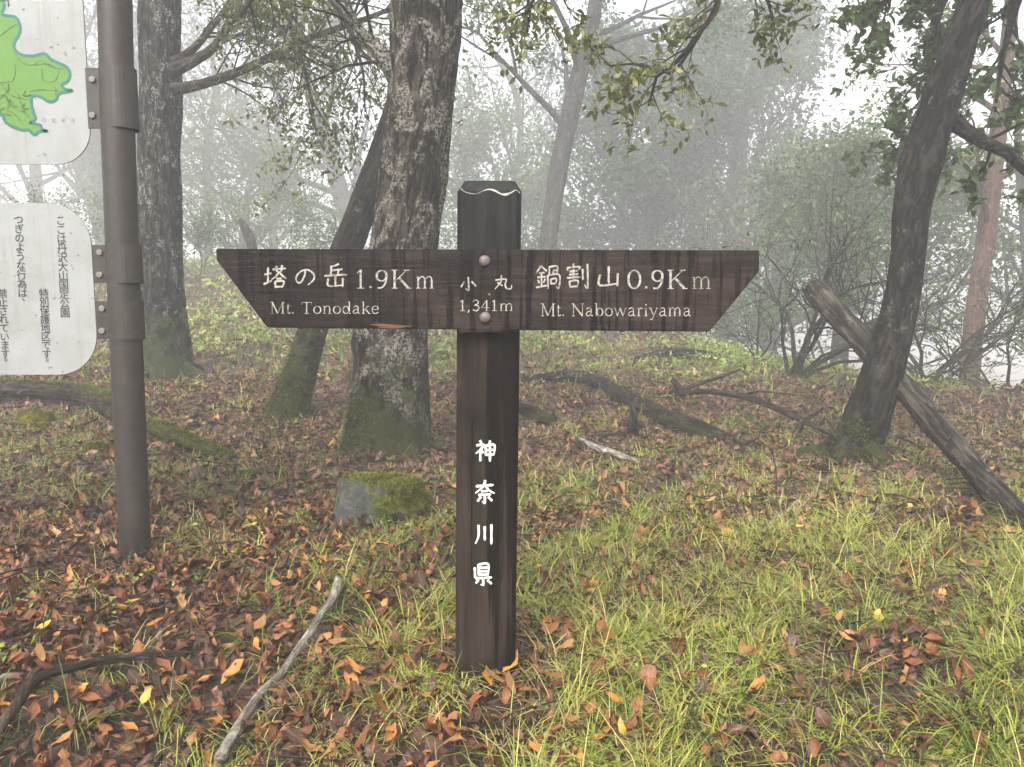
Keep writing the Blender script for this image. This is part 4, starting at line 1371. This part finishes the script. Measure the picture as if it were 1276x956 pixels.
# tangle of dead branches in the middle
def dead_branch(label, path, seed, twigs=()):
    r_, p_, q_ = wood('dead_branch', label, path, M['twig'], seed, 'branch', 8, .12, .05)
    for i, tw in enumerate(twigs):
        pts, rads = px_path(tw, tw[0][3])
        mb = MB(); mb.tube(pts, rads, 6, .12, seed + i, .05)
        mb.build('twig', M['twig'], r_)
dead_branch('long dead branch arching over the leaf litter right of the bent log', [(842, 491, 5, 6.7), (880, 488, 7, 6.4), (925, 494, 8, 6.1), (965, 508, 8, 5.8), (1000, 524, 8, 5.5), (1045, 545, 6, 5.2)], 91,
            [[(1000, 524, 8, 5.5), (992, 540, 8, 5.4), (980, 562, 5, 5.3)], [(1003, 524, 6, 5.5), (1018, 515, 5, 5.5), (1026, 508, 3, 5.5)], [(1020, 532, 5, 5.4), (1028, 520, 4, 5.4), (1040, 538, 3, 5.3)], [(925, 494, 5, 6.1), (945, 488, 3, 6.1), (990, 492, 2, 6.0)]])
dead_branch('thin dead stick leaning up to the right above the bent log', [(812, 493, 3, 7.0), (850, 485, 5, 7.0), (885, 474, 5, 7.0), (922, 461, 3, 7.0)], 95, [[(852, 494, 10, 6.9), (845, 482, 9, 6.9), (838, 472, 6, 6.9)]])
dead_branch('pale dead twigs on the litter left of the curved tree foot', [(940, 575, 3, 4.75), (930, 560, 5, 4.95), (915, 545, 5, 5.2), (918, 540, 3, 5.3)], 97, [[(925, 556, 4, 5.0), (945, 545, 3, 5.1)], [(930, 560, 3, 4.95), (905, 562, 2, 4.95)]])
dead_branch('dry branched twig lying left of the curved tree above the grass', [(975, 655, 3, 3.75), (960, 640, 4, 3.85), (945, 615, 4, 4.05), (925, 590, 3, 4.4)], 99, [[(960, 640, 3, 3.85), (968, 600, 2, 3.9), (962, 560, 2, 3.95)], [(950, 622, 3, 4.0), (925, 615, 2, 4.1)]])
dead_branch('fine dead twigs poking out of the slope beside the propped trunk', [(1120, 545, 3, 5.2), (1150, 560, 4, 5.0), (1190, 600, 3, 4.6)], 101, [[(1150, 560, 3, 5.0), (1130, 590, 2, 4.8)]])
# snag in the mist
rng = random.Random(5)
r_, p_, rr, tr = trunk_tree('snag', 'dark broken snag standing in the mist above the left arm', [(322, 372, 13), (318, 335, 12), (312, 300, 13), (305, 284, 11), (299, 273, 5)], 13.5, M['bark_far'], 7, 10, .12, .1, cat='stump', flare=1.1)

# ------------------------------------------------------------------ stones
def stone(name, label, c, sx, sy, sz, seed, m, cat, rough=.3, sub=5, facets=0):
    bm = bmesh.new()
    bmesh.ops.create_icosphere(bm, subdivisions=sub, radius=1)
    o = Vector((seed * 3.1, seed * 1.7, seed))
    rs = random.Random(seed)
    cuts = [(Vector(q).normalized(), d) for q, d in (((.1, -.1, 1), .72), ((-1, -.25, .25), .74), ((-.35, -1, .2), .76), ((.8, -.7, .3), .80), ((1, .1, .15), .82), ((-.5, -.2, .9), .78), ((.5, -.6, .8), .84))[:facets]]
    for v in bm.verts:
        n = v.co.normalized()
        k = 1 + rough * mnoise.noise(n * 1.6 + o) + rough * .4 * mnoise.noise(n * 4 + o) + rough * .15 * mnoise.noise(n * 11 + o)
        q = n * k
        for pl, dd in cuts:
            e = q.dot(pl) - dd - .03 * mnoise.noise(n * 5 + o)
            if e > 0: q = q - pl * e * .92
        v.co = Vector((q.x * sx, q.y * sy, q.z * sz))
    for f in bm.faces: f.smooth = True
    me = bpy.data.meshes.new(name); bm.to_mesh(me); bm.free()
    me.materials.append(m)
    ob = link(name, me)
    ob.location = c
    return tag(ob, label, cat)
c = G(460, 662); c.y += .15; c.z = gz(c.x, c.y) + .05
STONE = stone('mossy_stone', 'grey stone half covered in moss, left of the signpost', c, .235, .18, .20, 3, M['stone'], 'stone', .34, 5, 3)
c = G(45, 532); c.z = gz(c.x, c.y) + .04
stone('moss_mound', 'yellow-green moss mound in front of the dark root at left', c, .13, .10, .09, 5, M['moss_lump'], 'moss', .18, 3)
c = G(120, 568); c.z = gz(c.x, c.y) + .02
stone('moss_mound', 'bright yellow moss cushion left of the brown post', c, .085, .07, .06, 6, M['moss_lump'], 'moss', .15, 3)

# ------------------------------------------------------------------ leaf litter
R = np.random.default_rng(11)
def sample(n, y0, y1, half=.96, extra=.75):
    y = np.sqrt(R.uniform(y0 * y0, y1 * y1, n))
    x = R.uniform(-1, 1, n) * (half * y + extra)
    return x, y

US = [0, 160, 320, 480, 560, 640, 800, 960, 1120, 1276]
VS = [400, 440, 500, 560, 620, 680, 760, 850, 956]
GRASS = np.array([   # share of green grass, read off the photograph over the ground
 [.60, .60, .55, .55, .60, .65, .70, .70, .60, .50],
 [.40, .45, .28, .32, .38, .38, .55, .55, .48, .38],
 [.30, .34, .12, .14, .18, .16, .22, .34, .30, .20],
 [.34, .24, .12, .12, .12, .16, .20, .28, .18, .18],
 [.28, .22, .18, .14, .20, .38, .46, .44, .50, .56],
 [.16, .12, .14, .28, .55, .78, .90, .95, 1.0, 1.0],
 [.09, .09, .14, .42, .68, .78, .90, 1.0, 1.0, 1.0],
 [.06, .06, .22, .44, .62, .70, .90, .95, .95, .95],
 [.10, .05, .30, .44, .58, .66, .88, .88, .88, .88]])
def field(F, x, y):
    pts = np.stack([x, y, ground_np(x, y)], -1)
    u, v, d = project(pts)
    ui = np.interp(np.clip(u, 0, 1276), US, np.arange(len(US)))
    vi = np.interp(np.clip(v, VS[0], VS[-1]), VS, np.arange(len(VS)))
    i0, j0 = np.minimum(ui.astype(int), len(US) - 2), np.minimum(vi.astype(int), len(VS) - 2)
    a, b = ui - i0, vi - j0
    return (F[j0, i0] * (1 - a) * (1 - b) + F[j0, i0 + 1] * a * (1 - b) + F[j0 + 1, i0] * (1 - a) * b + F[j0 + 1, i0 + 1] * a * b), u, v

def patch(x, y, s, k=0.0):
    return .5 + .25 * (np.sin(x * s + 1.3 + k) * np.sin(y * s * 1.1 + .4 - k) + np.sin(x * s * 2.3 - y * s * 1.7 + 2 + k))

def litter(n, y0, y1, size, rows, tilt):
    n = int(n * 1.38)
    x, y = sample(n, y0, y1)
    g, u, v = field(GRASS, x, y)
    keep = R.uniform(0, 1, n) < np.clip(1.08 - .5 * g, .1, 1) * np.clip(.7 + .6 * patch(x, y, 1.9, 1), .6, 1)
    x, y, u, v, g = x[keep], y[keep], u[keep], v[keep], g[keep]
    m = len(x)
    L = size * R.uniform(.45, 1.25, m) * np.where(R.uniform(0, 1, m) > .9, 1.35, 1)
    z = ground_np(x, y) + .006 + R.uniform(0, .022, m)
    ang = np.abs(R.normal(0, tilt, m))
    pitch = R.normal(0, tilt, m); roll = R.normal(0, tilt, m)
    z += np.abs(np.sin(pitch)) * L * .3
    rn = np.clip(R.beta(1.3, 2.2, m) * .98 + R.normal(0, .05, m), 0, .93)
    near = np.clip((3.2 - y) / 1.2, 0, 1)
    rn = np.clip(rn + .05 * near * (x < .2), 0, .93)
    odd = R.uniform(0, 1, m)
    rn = np.where(odd > .988, R.uniform(.93, 1.0, m), rn)
    return dict(pos=np.stack([x, y, z], -1), yaw=R.uniform(0, 6.283, m), pitch=pitch, roll=roll, L=L, W=L * R.uniform(.30, .62, m), fold=R.normal(.35, .6, m), curl=R.normal(.15, 1.3, m), rn=rn, u=u, v=v)

def clear_of_wood(d, pad=.012):
    ok = np.ones(len(d['L']), bool)
    for pts, rads in WOODS:
        for (p, q, r) in zip(pts[:-1], pts[1:], rads[:-1]):
            if min(p.y, q.y) > 9 or p.z - gz(p.x, p.y) > .2: continue
            ax, ay = q.x - p.x, q.y - p.y
            t = np.clip(((d['pos'][:, 0] - p.x) * ax + (d['pos'][:, 1] - p.y) * ay) / max(ax * ax + ay * ay, 1e-6), 0, 1)
            dist = np.hypot(d['pos'][:, 0] - p.x - t * ax, d['pos'][:, 1] - p.y - t * ay)
            ok &= ~((dist < r + pad) | ((dist < r + d['L'] * .22) & (d['pos'][:, 1] < p.y)))
    for k in d: d[k] = d[k][ok]
    return d
def leaf_build(d, sel, rows, name, m, parent):
    tw = R.normal(0, .8, len(sel))
    V, F, rib, k = leaf_mesh(d['pos'][sel], d['yaw'][sel], d['pitch'][sel], d['roll'][sel], d['L'][sel], d['W'][sel], d['fold'][sel], d['curl'][sel], rows, tw, .04)
    o = mesh_np(name, V, [F], m, parent, {'rnd': np.repeat(d['rn'][sel], k), 'rib': rib})
    return tag(o, kind='stuff')

near_l = clear_of_wood(litter(24000, .95, 3.6, .049, 5, .33))
mid_l = clear_of_wood(litter(24000, 3.6, 8.0, .058, 4, .42))
far_l = litter(15000, 8.0, 18.0, .10, 3, .32)
# the 300 leaves that show largest are pieces of their own on the ground
dep = project(near_l['pos'])[2]
vis = (near_l['u'] > 5) & (near_l['u'] < 1270) & (near_l['v'] < 945) & (near_l['u'] < 760)
key = np.where(vis, near_l['L'] / dep * (1 + R.uniform(0, .3, len(dep))), 0)
# only leaves that lie on top: lift them a little above the rest
big = np.argsort(-key)[:288]
rest = np.setdiff1d(np.arange(len(dep)), big)
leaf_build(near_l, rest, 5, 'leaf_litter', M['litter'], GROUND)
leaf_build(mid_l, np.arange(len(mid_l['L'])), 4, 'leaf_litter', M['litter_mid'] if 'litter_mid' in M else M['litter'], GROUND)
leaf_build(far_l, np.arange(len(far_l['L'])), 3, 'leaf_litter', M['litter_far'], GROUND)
protos = []
for j in range(48):
    o1 = np.ones(1)
    V, F, rib, k = leaf_mesh(np.zeros((1, 3)), o1 * 0, o1 * 0, o1 * 0, o1, o1 * R.uniform(.28, .54), o1 * R.normal(.3, .45), o1 * R.normal(.15, .9), 5, o1 * R.normal(0, 1.1), .045)
    o = mesh_np('fallen_leaf', V, [F], M['litter'], None, {'rnd': np.full(k, [.1, .16, .22, .28, .34, .4, .45, .5, .54, .58, .62, .66, .7, .76, .82, .9][j % 16]), 'rib': rib})
    protos.append(o.data); bpy.data.objects.remove(o)
def one_leaf(pos, yaw, pitch, roll, L, proto, parent=None):
    q = bpy.data.objects.new('fallen_leaf', proto)
    COL.objects.link(q)
    q.parent = parent
    q.location = pos
    q.rotation_euler = (roll, -pitch, yaw)
    q.scale = (L, L, L)
    return q
for i in big:
    p = near_l['pos'][i]
    one_leaf((p[0], p[1], p[2] + .016), near_l['yaw'][i], near_l['pitch'][i] * .7, near_l['roll'][i] * .7, near_l['L'][i] * .98, protos[R.integers(len(protos))], GROUND)
# a few leaves that stand out
def special(u, v, L, rn, yaw, label, pitch=.15, roll=.1, lift=.035, fold=.25, curl=.4, asp=.5, at_p=None):
    o1 = np.ones(1)
    L *= .68; pitch *= .45
    V, F, rib, k = leaf_mesh(np.zeros((1, 3)), o1 * 0, o1 * 0, o1 * 0, o1 * L, o1 * L * asp, o1 * fold, o1 * curl, 5, o1 * .5, .03)
    o = mesh_np('fallen_leaf', V, [F], M['litter'], None, {'rnd': np.full(k, rn), 'rib': rib})
    p = at_p
    if p is None:
        p = G(u, v); p.z = gz(p.x, p.y) + lift
    o.location = p
    o.rotation_euler = (roll, -pitch, yaw)
    return tag(o, label, 'leaf')
special(311, 667, .10, .985, .5, 'pale yellow-green leaf lying left of the mossy stone')
special(183, 889, .075, .965, 1.4, 'bright yellow upright leaf beside the brown curved branch', .9)
special(54, 797, .08, .955, .9, 'yellow leaf at the left edge above the whitish stick', .4)
special(166, 766, .075, .94, .2, 'orange-yellow leaf in front of the brown post foot', .2)
special(636, 851, .11, .91, .9, 'orange leaf standing against the right of the signpost foot', .7, .2, .05)
special(608, 868, .10, .92, 1.9, 'orange-yellow leaf just below the signpost foot', .6, .4, .04)
special(437, 868, .12, .86, 2.2, 'large tan-orange leaf in the grass left of the signpost foot', .6)
special(292, 858, .13, .87, 1.1, 'long tan leaf standing up in the leaves left of the pale branch', .7)
special(764, 890, .09, .91, 2.6, 'orange leaf in the grass right of the signpost foot', .3)
special(0, 0, .020, .92, 1.2, 'tiny orange leaf stuck to the centre of the board', 0, 1.45, at_p=P(609, 367, Y_B - .006))
special(0, 0, .045, .45, .25, 'small curled brown leaf resting on top of the right arm', .05, .1, at_p=P(908, 308.8, Y_B + .012))

# ------------------------------------------------------------------ grass
def tufts(n, y0, y1, per, length, width, dens=1.0, rscale=.03, mask=None, xr=None):
    n = int(n * 1.38)
    x, y = sample(n, y0, y1)
    g, u, v = field(GRASS, x, y)
    pz = patch(x, y, 3.1) * .55 + patch(x, y, 7.5, 2) * .45
    pz = np.clip((pz - .30) / .42, 0, 1)
    pr = np.clip(g * dens * (.10 + 1.15 * pz), 0, 1) ** 1.1
    keep = R.uniform(0, 1, n) < pr
    if mask is not None: keep &= mask(x, y, u, v)
    x, y, g = x[keep], y[keep], g[keep]
    m = len(x)
    dry = patch(x, y, 1.4, 4)
    tl = R.uniform(.55, 1.1, m) * (.8 + .5 * patch(x, y, 4.3, 6)) * np.where(R.uniform(0, 1, m) > .93, 1.5, 1)
    tc = R.uniform(0, 1, m) ** 1.1 * .62 + .30 * dry + .04
    k = m * per
    az = R.uniform(0, 6.283, k)
    rr = np.abs(R.normal(0, rscale, k))
    X = np.repeat(x, per) + np.cos(az) * rr; Y = np.repeat(y, per) + np.sin(az) * rr
    az = az + R.normal(0, .5, k)
    Z = ground_np(X, Y) - .004
    L = length * np.repeat(tl, per) * R.uniform(.45, 1.2, k)
    W = width * R.uniform(.6, 1.3, k)
    V, Q, T = blade_mesh(np.stack([X, Y, Z], -1), az, L, W, R.uniform(.1, 1.0, k), R.normal(1.9, .7, k))
    rn = np.clip(np.repeat(tc, per) + R.normal(0, .13, k), 0, 1)
    rn = np.where(R.uniform(0, 1, k) > .92, R.uniform(.75, 1, k), rn)
    return V, Q, T, np.repeat(rn, 7)

def grass_obj(name, label, cat, mat, *sets):
    Vs, Qs, Ts, rs, o = [], [], [], [], 0
    for V, Q, T, r in sets:
        Vs.append(V); Qs.append(Q + o); Ts.append(T + o); rs.append(r); o += len(V)
    ob = mesh_np(name, np.concatenate(Vs), [np.concatenate(Qs), np.concatenate(Ts)], mat, None, {'rnd': np.concatenate(rs)})
    return tag(ob, label, cat, kind='stuff')
grass_obj('grass', 'yellow-green and straw-coloured grass covering the ground, thickest at lower right', 'grass', M['grass'],
          tufts(6800, 1.0, 3.3, 22, .155, .0031, .95, .017), tufts(4000, 1.0, 3.3, 6, .10, .0032, 1.3, .04), tufts(14000, 3.3, 6.2, 13, .13, .0045, 1.15, .025), tufts(9000, 6.2, 11, 10, .17, .008, 1.0, .05))
grass_obj('dry_grass', 'thin dry straw grass among the fallen leaves of the slope', 'grass', M['grass_dry'],
          tufts(4200, 1.0, 3.0, 7, .13, .0022, 1.6, .03), tufts(6500, 2.4, 6.0, 7, .13, .0030, 2.4, .03), tufts(5000, 6.0, 12.0, 6, .16, .008, 1.6, .05))
# short fine grass in patches between the leaves
def fine_patch(x, y, u, v):
    return (patch(x, y, 2.4, 8) * .6 + patch(x, y, 6.1, 3) * .4) > .56
_G0 = GRASS.copy(); GRASS[:] = .75
grass_obj('fine_grass', 'short fine dark green grass in patches between the fallen leaves at left', 'grass', M['fine'],
          tufts(5200, 1.2, 4.6, 12, .06, .0022, 1.3, .03, fine_patch))
GRASS[:] = _G0
# low green plants up the slope
def under(n, y0, y1, h, size, per, fn):
    n = int(n * 1.38)
    x, y = sample(n, y0, y1)
    g, u, v = field(GRASS, x, y)
    keep = R.uniform(0, 1, n) < fn(x, y, u, v)
    x, y = x[keep], y[keep]
    m = len(x)
    k = m * per
    hh = np.repeat(h * R.uniform(.4, 1.3, m), per)
    t = R.uniform(.1, 1, k)
    X = np.repeat(x, per) + R.normal(0, .5, k) * hh * t; Y = np.repeat(y, per) + R.normal(0, .5, k) * hh * t
    Z = ground_np(X, Y) + hh * t
    L = size * R.uniform(.5, 1.4, k)
    V, F, rib, kk = leaf_mesh(np.stack([X, Y, Z], -1), R.uniform(0, 6.28, k), R.normal(.1, .5, k), R.normal(0, .5, k), L, L * R.uniform(.25, .5, k), R.uniform(0, .4, k), R.normal(-.4, .5, k), 3)
    rn = np.clip(np.repeat(R.beta(2, 2, m), per) + R.normal(0, .12, k), 0, 1)
    return V, F, np.repeat(rn, kk)
us = [under(5200, 7.0, 14, .16, .075, 12, lambda x, y, u, v: np.clip((y - 7.2) / 3, 0, 1) * np.clip(1.5 * patch(x, y, .9, 3) - .1, 0, 1)),
      under(5200, 14, 34, .32, .13, 12, lambda x, y, u, v: np.ones(len(x)) * .95)]
V = np.concatenate([q[0] for q in us]); F = np.concatenate([us[0][1], us[1][1] + len(us[0][0])])
ob = mesh_np('undergrowth', V, [F], M['under'], None, {'rnd': np.concatenate([q[2] for q in us])})
tag(ob, 'pale green undergrowth on the misty slope behind the trees', 'undergrowth', kind='stuff')
# small round-leaved herbs
def herbs(n, y0, y1, size, fn):
    n = int(n * 1.38)
    x, y = sample(n, y0, y1)
    g, u, v = field(GRASS, x, y)
    keep = R.uniform(0, 1, n) < fn(x, y, u, v)
    x, y = x[keep], y[keep]
    m = len(x); per = 9
    X = np.repeat(x, per) + R.normal(0, .025, m * per); Y = np.repeat(y, per) + R.normal(0, .025, m * per)
    k = len(X)
    Z = ground_np(X, Y) + R.uniform(.015, .06, k)
    L = size * R.uniform(.6, 1.3, k)
    V, F, rib, kk = leaf_mesh(np.stack([X, Y, Z], -1), R.uniform(0, 6.28, k), R.normal(0, .35, k), R.normal(0, .35, k), L, L * .8, R.uniform(0, .3, k), R.normal(-.2, .3, k), 4)
    return V, F, np.repeat(np.clip(R.beta(2, 2, k), 0, 1), kk)
V, F, rn = herbs(900, 1.0, 4.2, .017, lambda x, y, u, v: np.clip(patch(x, y, 2.6, 5) - .45, 0, 1) * 1.3 * (u < 900))
ob = mesh_np('herbs', V, [F], M['herb'], None, {'rnd': rn})
tag(ob, 'tiny bright green round-leaved herbs dotted among the fallen leaves', 'herbs', kind='stuff')

# twigs and straw scattered on the litter
def sticks(n, y0, y1):
    n = int(n * 1.38)
    x, y = sample(n, y0, y1)
    a = R.uniform(0, 6.283, n); L = R.uniform(.04, .22, n) ** 1.0; w = R.uniform(.0012, .0045, n)
    n_ = len(x)
    V = np.zeros((n_, 9, 3))
    for i, t in enumerate((-.5, 0, .5)):
        px_, py_ = x + np.cos(a) * L * t + R.normal(0, .006, n_), y + np.sin(a) * L * t + R.normal(0, .006, n_)
        pz_ = ground_np(px_, py_) + .03 + R.uniform(0, .025, n_)
        for j in range(3):
            th = 2.094 * j
            V[:, i * 3 + j] = np.stack([px_ - np.sin(a) * w * math.cos(th), py_ + np.cos(a) * w * math.cos(th), pz_ + w * math.sin(th)], -1)
    o = (np.arange(n_) * 9)[:, None]
    F = np.concatenate([np.array([[i * 3 + j, i * 3 + (j + 1) % 3, i * 3 + 3 + (j + 1) % 3, i * 3 + 3 + j]]) + o for i in range(2) for j in range(3)])
    return V.reshape(-1, 3), F
V, F = sticks(2600, 1.2, 8.0)
ob = mesh_np('twig_litter', V, [F], M['dead'], None)
tag(ob, 'small broken twigs scattered over the fallen leaves', 'twigs', kind='stuff')

# moss standing on stone, roots and tree feet
def moss_on(ob, n, fn, L=.014, W=.004, mat='moss'):
    me = ob.data
    off = np.array(root_of(ob))
    nv = len(me.vertices); co = np.zeros(nv * 3); me.vertices.foreach_get('co', co); co = co.reshape(-1, 3) + off
    nm = np.zeros(nv * 3); me.vertices.foreach_get('normal', nm); nm = nm.reshape(-1, 3)
    w = np.clip(fn(co, nm), 0, 1)
    if w.sum() <= 0: return
    i = R.choice(nv, n, p=w / w.sum())
    sp = R.normal(0, .012, (n, 3)); sp -= nm[i] * (sp * nm[i]).sum(1)[:, None]
    pos = co[i] + sp + nm[i] * .001
    az = np.arctan2(nm[i][:, 1], nm[i][:, 0]) + R.normal(0, .9, n)
    lean = np.arccos(np.clip(nm[i][:, 2], -.2, 1)) * .8 + R.normal(0, .3, n)
    V, Q, T = blade_mesh(pos, az, L * R.uniform(.5, 1.4, n), W * R.uniform(.6, 1.3, n), lean, R.normal(.4, .4, n))
    rn = np.clip(R.beta(2, 2.6, n) + .25 * (patch(pos[:, 0], pos[:, 1] + pos[:, 2], 14) - .5), 0, 1)
    m = mesh_np('moss', V, [Q, T], M[mat], ob, {'rnd': np.repeat(rn, 7)})
    m['kind'] = 'stuff'
def cl(x): return np.clip(x, 0, 1)
pn = lambda p, s: patch(p[:, 0] + p[:, 2] * .7, p[:, 1] + p[:, 2], s)
sc_ = STONE.location
moss_on(STONE, 7000, lambda p, n: cl((n[:, 2] * .6 + (p[:, 0] - sc_.x) * 2.2 + pn(p, 17) * 1.6 - 1.05) * 2.0), .011, .0045)
for o in list(COL.objects):
    if o.name.startswith('moss_mound'):
        moss_on(o, 2500, lambda p, n: cl(n[:, 2] + .3), .012, .0045)
    if o.parent is not None and o.name.startswith('wood') and o.parent.name.startswith('mossy_root'):
        moss_on(o, 3500, lambda p, n: cl(n[:, 2] * 1.2 + pn(p, 9) * 1.6 - 1.1), .014, .0055)
    if o.parent is not None and o.name.startswith('trunk') and o.parent is rt:
        moss_on(o, 6000, lambda p, n: cl(1.6 - (p[:, 2] - rt.location.z) / .16 + pn(p, 9) - (p[:, 0] - rt.location.x) * 3 - .4) * (p[:, 2] > rt.location.z - .03), .02, .006)
    if o.parent is not None and o.name.startswith('trunk') and o.parent is lt:
        moss_on(o, 5000, lambda p, n: cl(1.0 - (p[:, 2] - lt.location.z) / .9 + pn(p, 6) * 1.2 - .75) * (p[:, 2] > lt.location.z - .03), .02, .007)
    if o.parent is not None and o.name.startswith('trunk') and o.parent is ct:
        moss_on(o, 6000, lambda p, n: cl(1.0 - (p[:, 2] - ct.location.z) / .5 + pn(p, 8) * 1.4 - 1.0 - n[:, 0] * .3) * (p[:, 2] > ct.location.z - .03), .018, .006)

# ------------------------------------------------------------------ the mist
mb = MB()
mb.box(-90, 90, -50, 120, -9.0, 24.0)
HZ = mb.build('haze', None, None, smooth=False) if False else None
hk = bpy.data.materials.new('mist'); hk.use_nodes = True
hk.node_tree.nodes.clear()
ho = hk.node_tree.nodes.new('ShaderNodeOutputMaterial')
hv = hk.node_tree.nodes.new('ShaderNodeVolumePrincipled')
hv.inputs['Color'].default_value = (.995, .997, 1.0, 1)
hv.inputs['Density'].default_value = HAZE_DENSITY
hv.inputs['Density Attribute'].default_value = ''
hv.inputs['Anisotropy'].default_value = 0.0
hk.node_tree.links.new(hv.outputs[0], ho.inputs['Volume'])
HZ = mb.build('haze', hk, None, smooth=False)
tag(HZ, 'white mountain mist filling the wood', 'mist', kind='stuff')
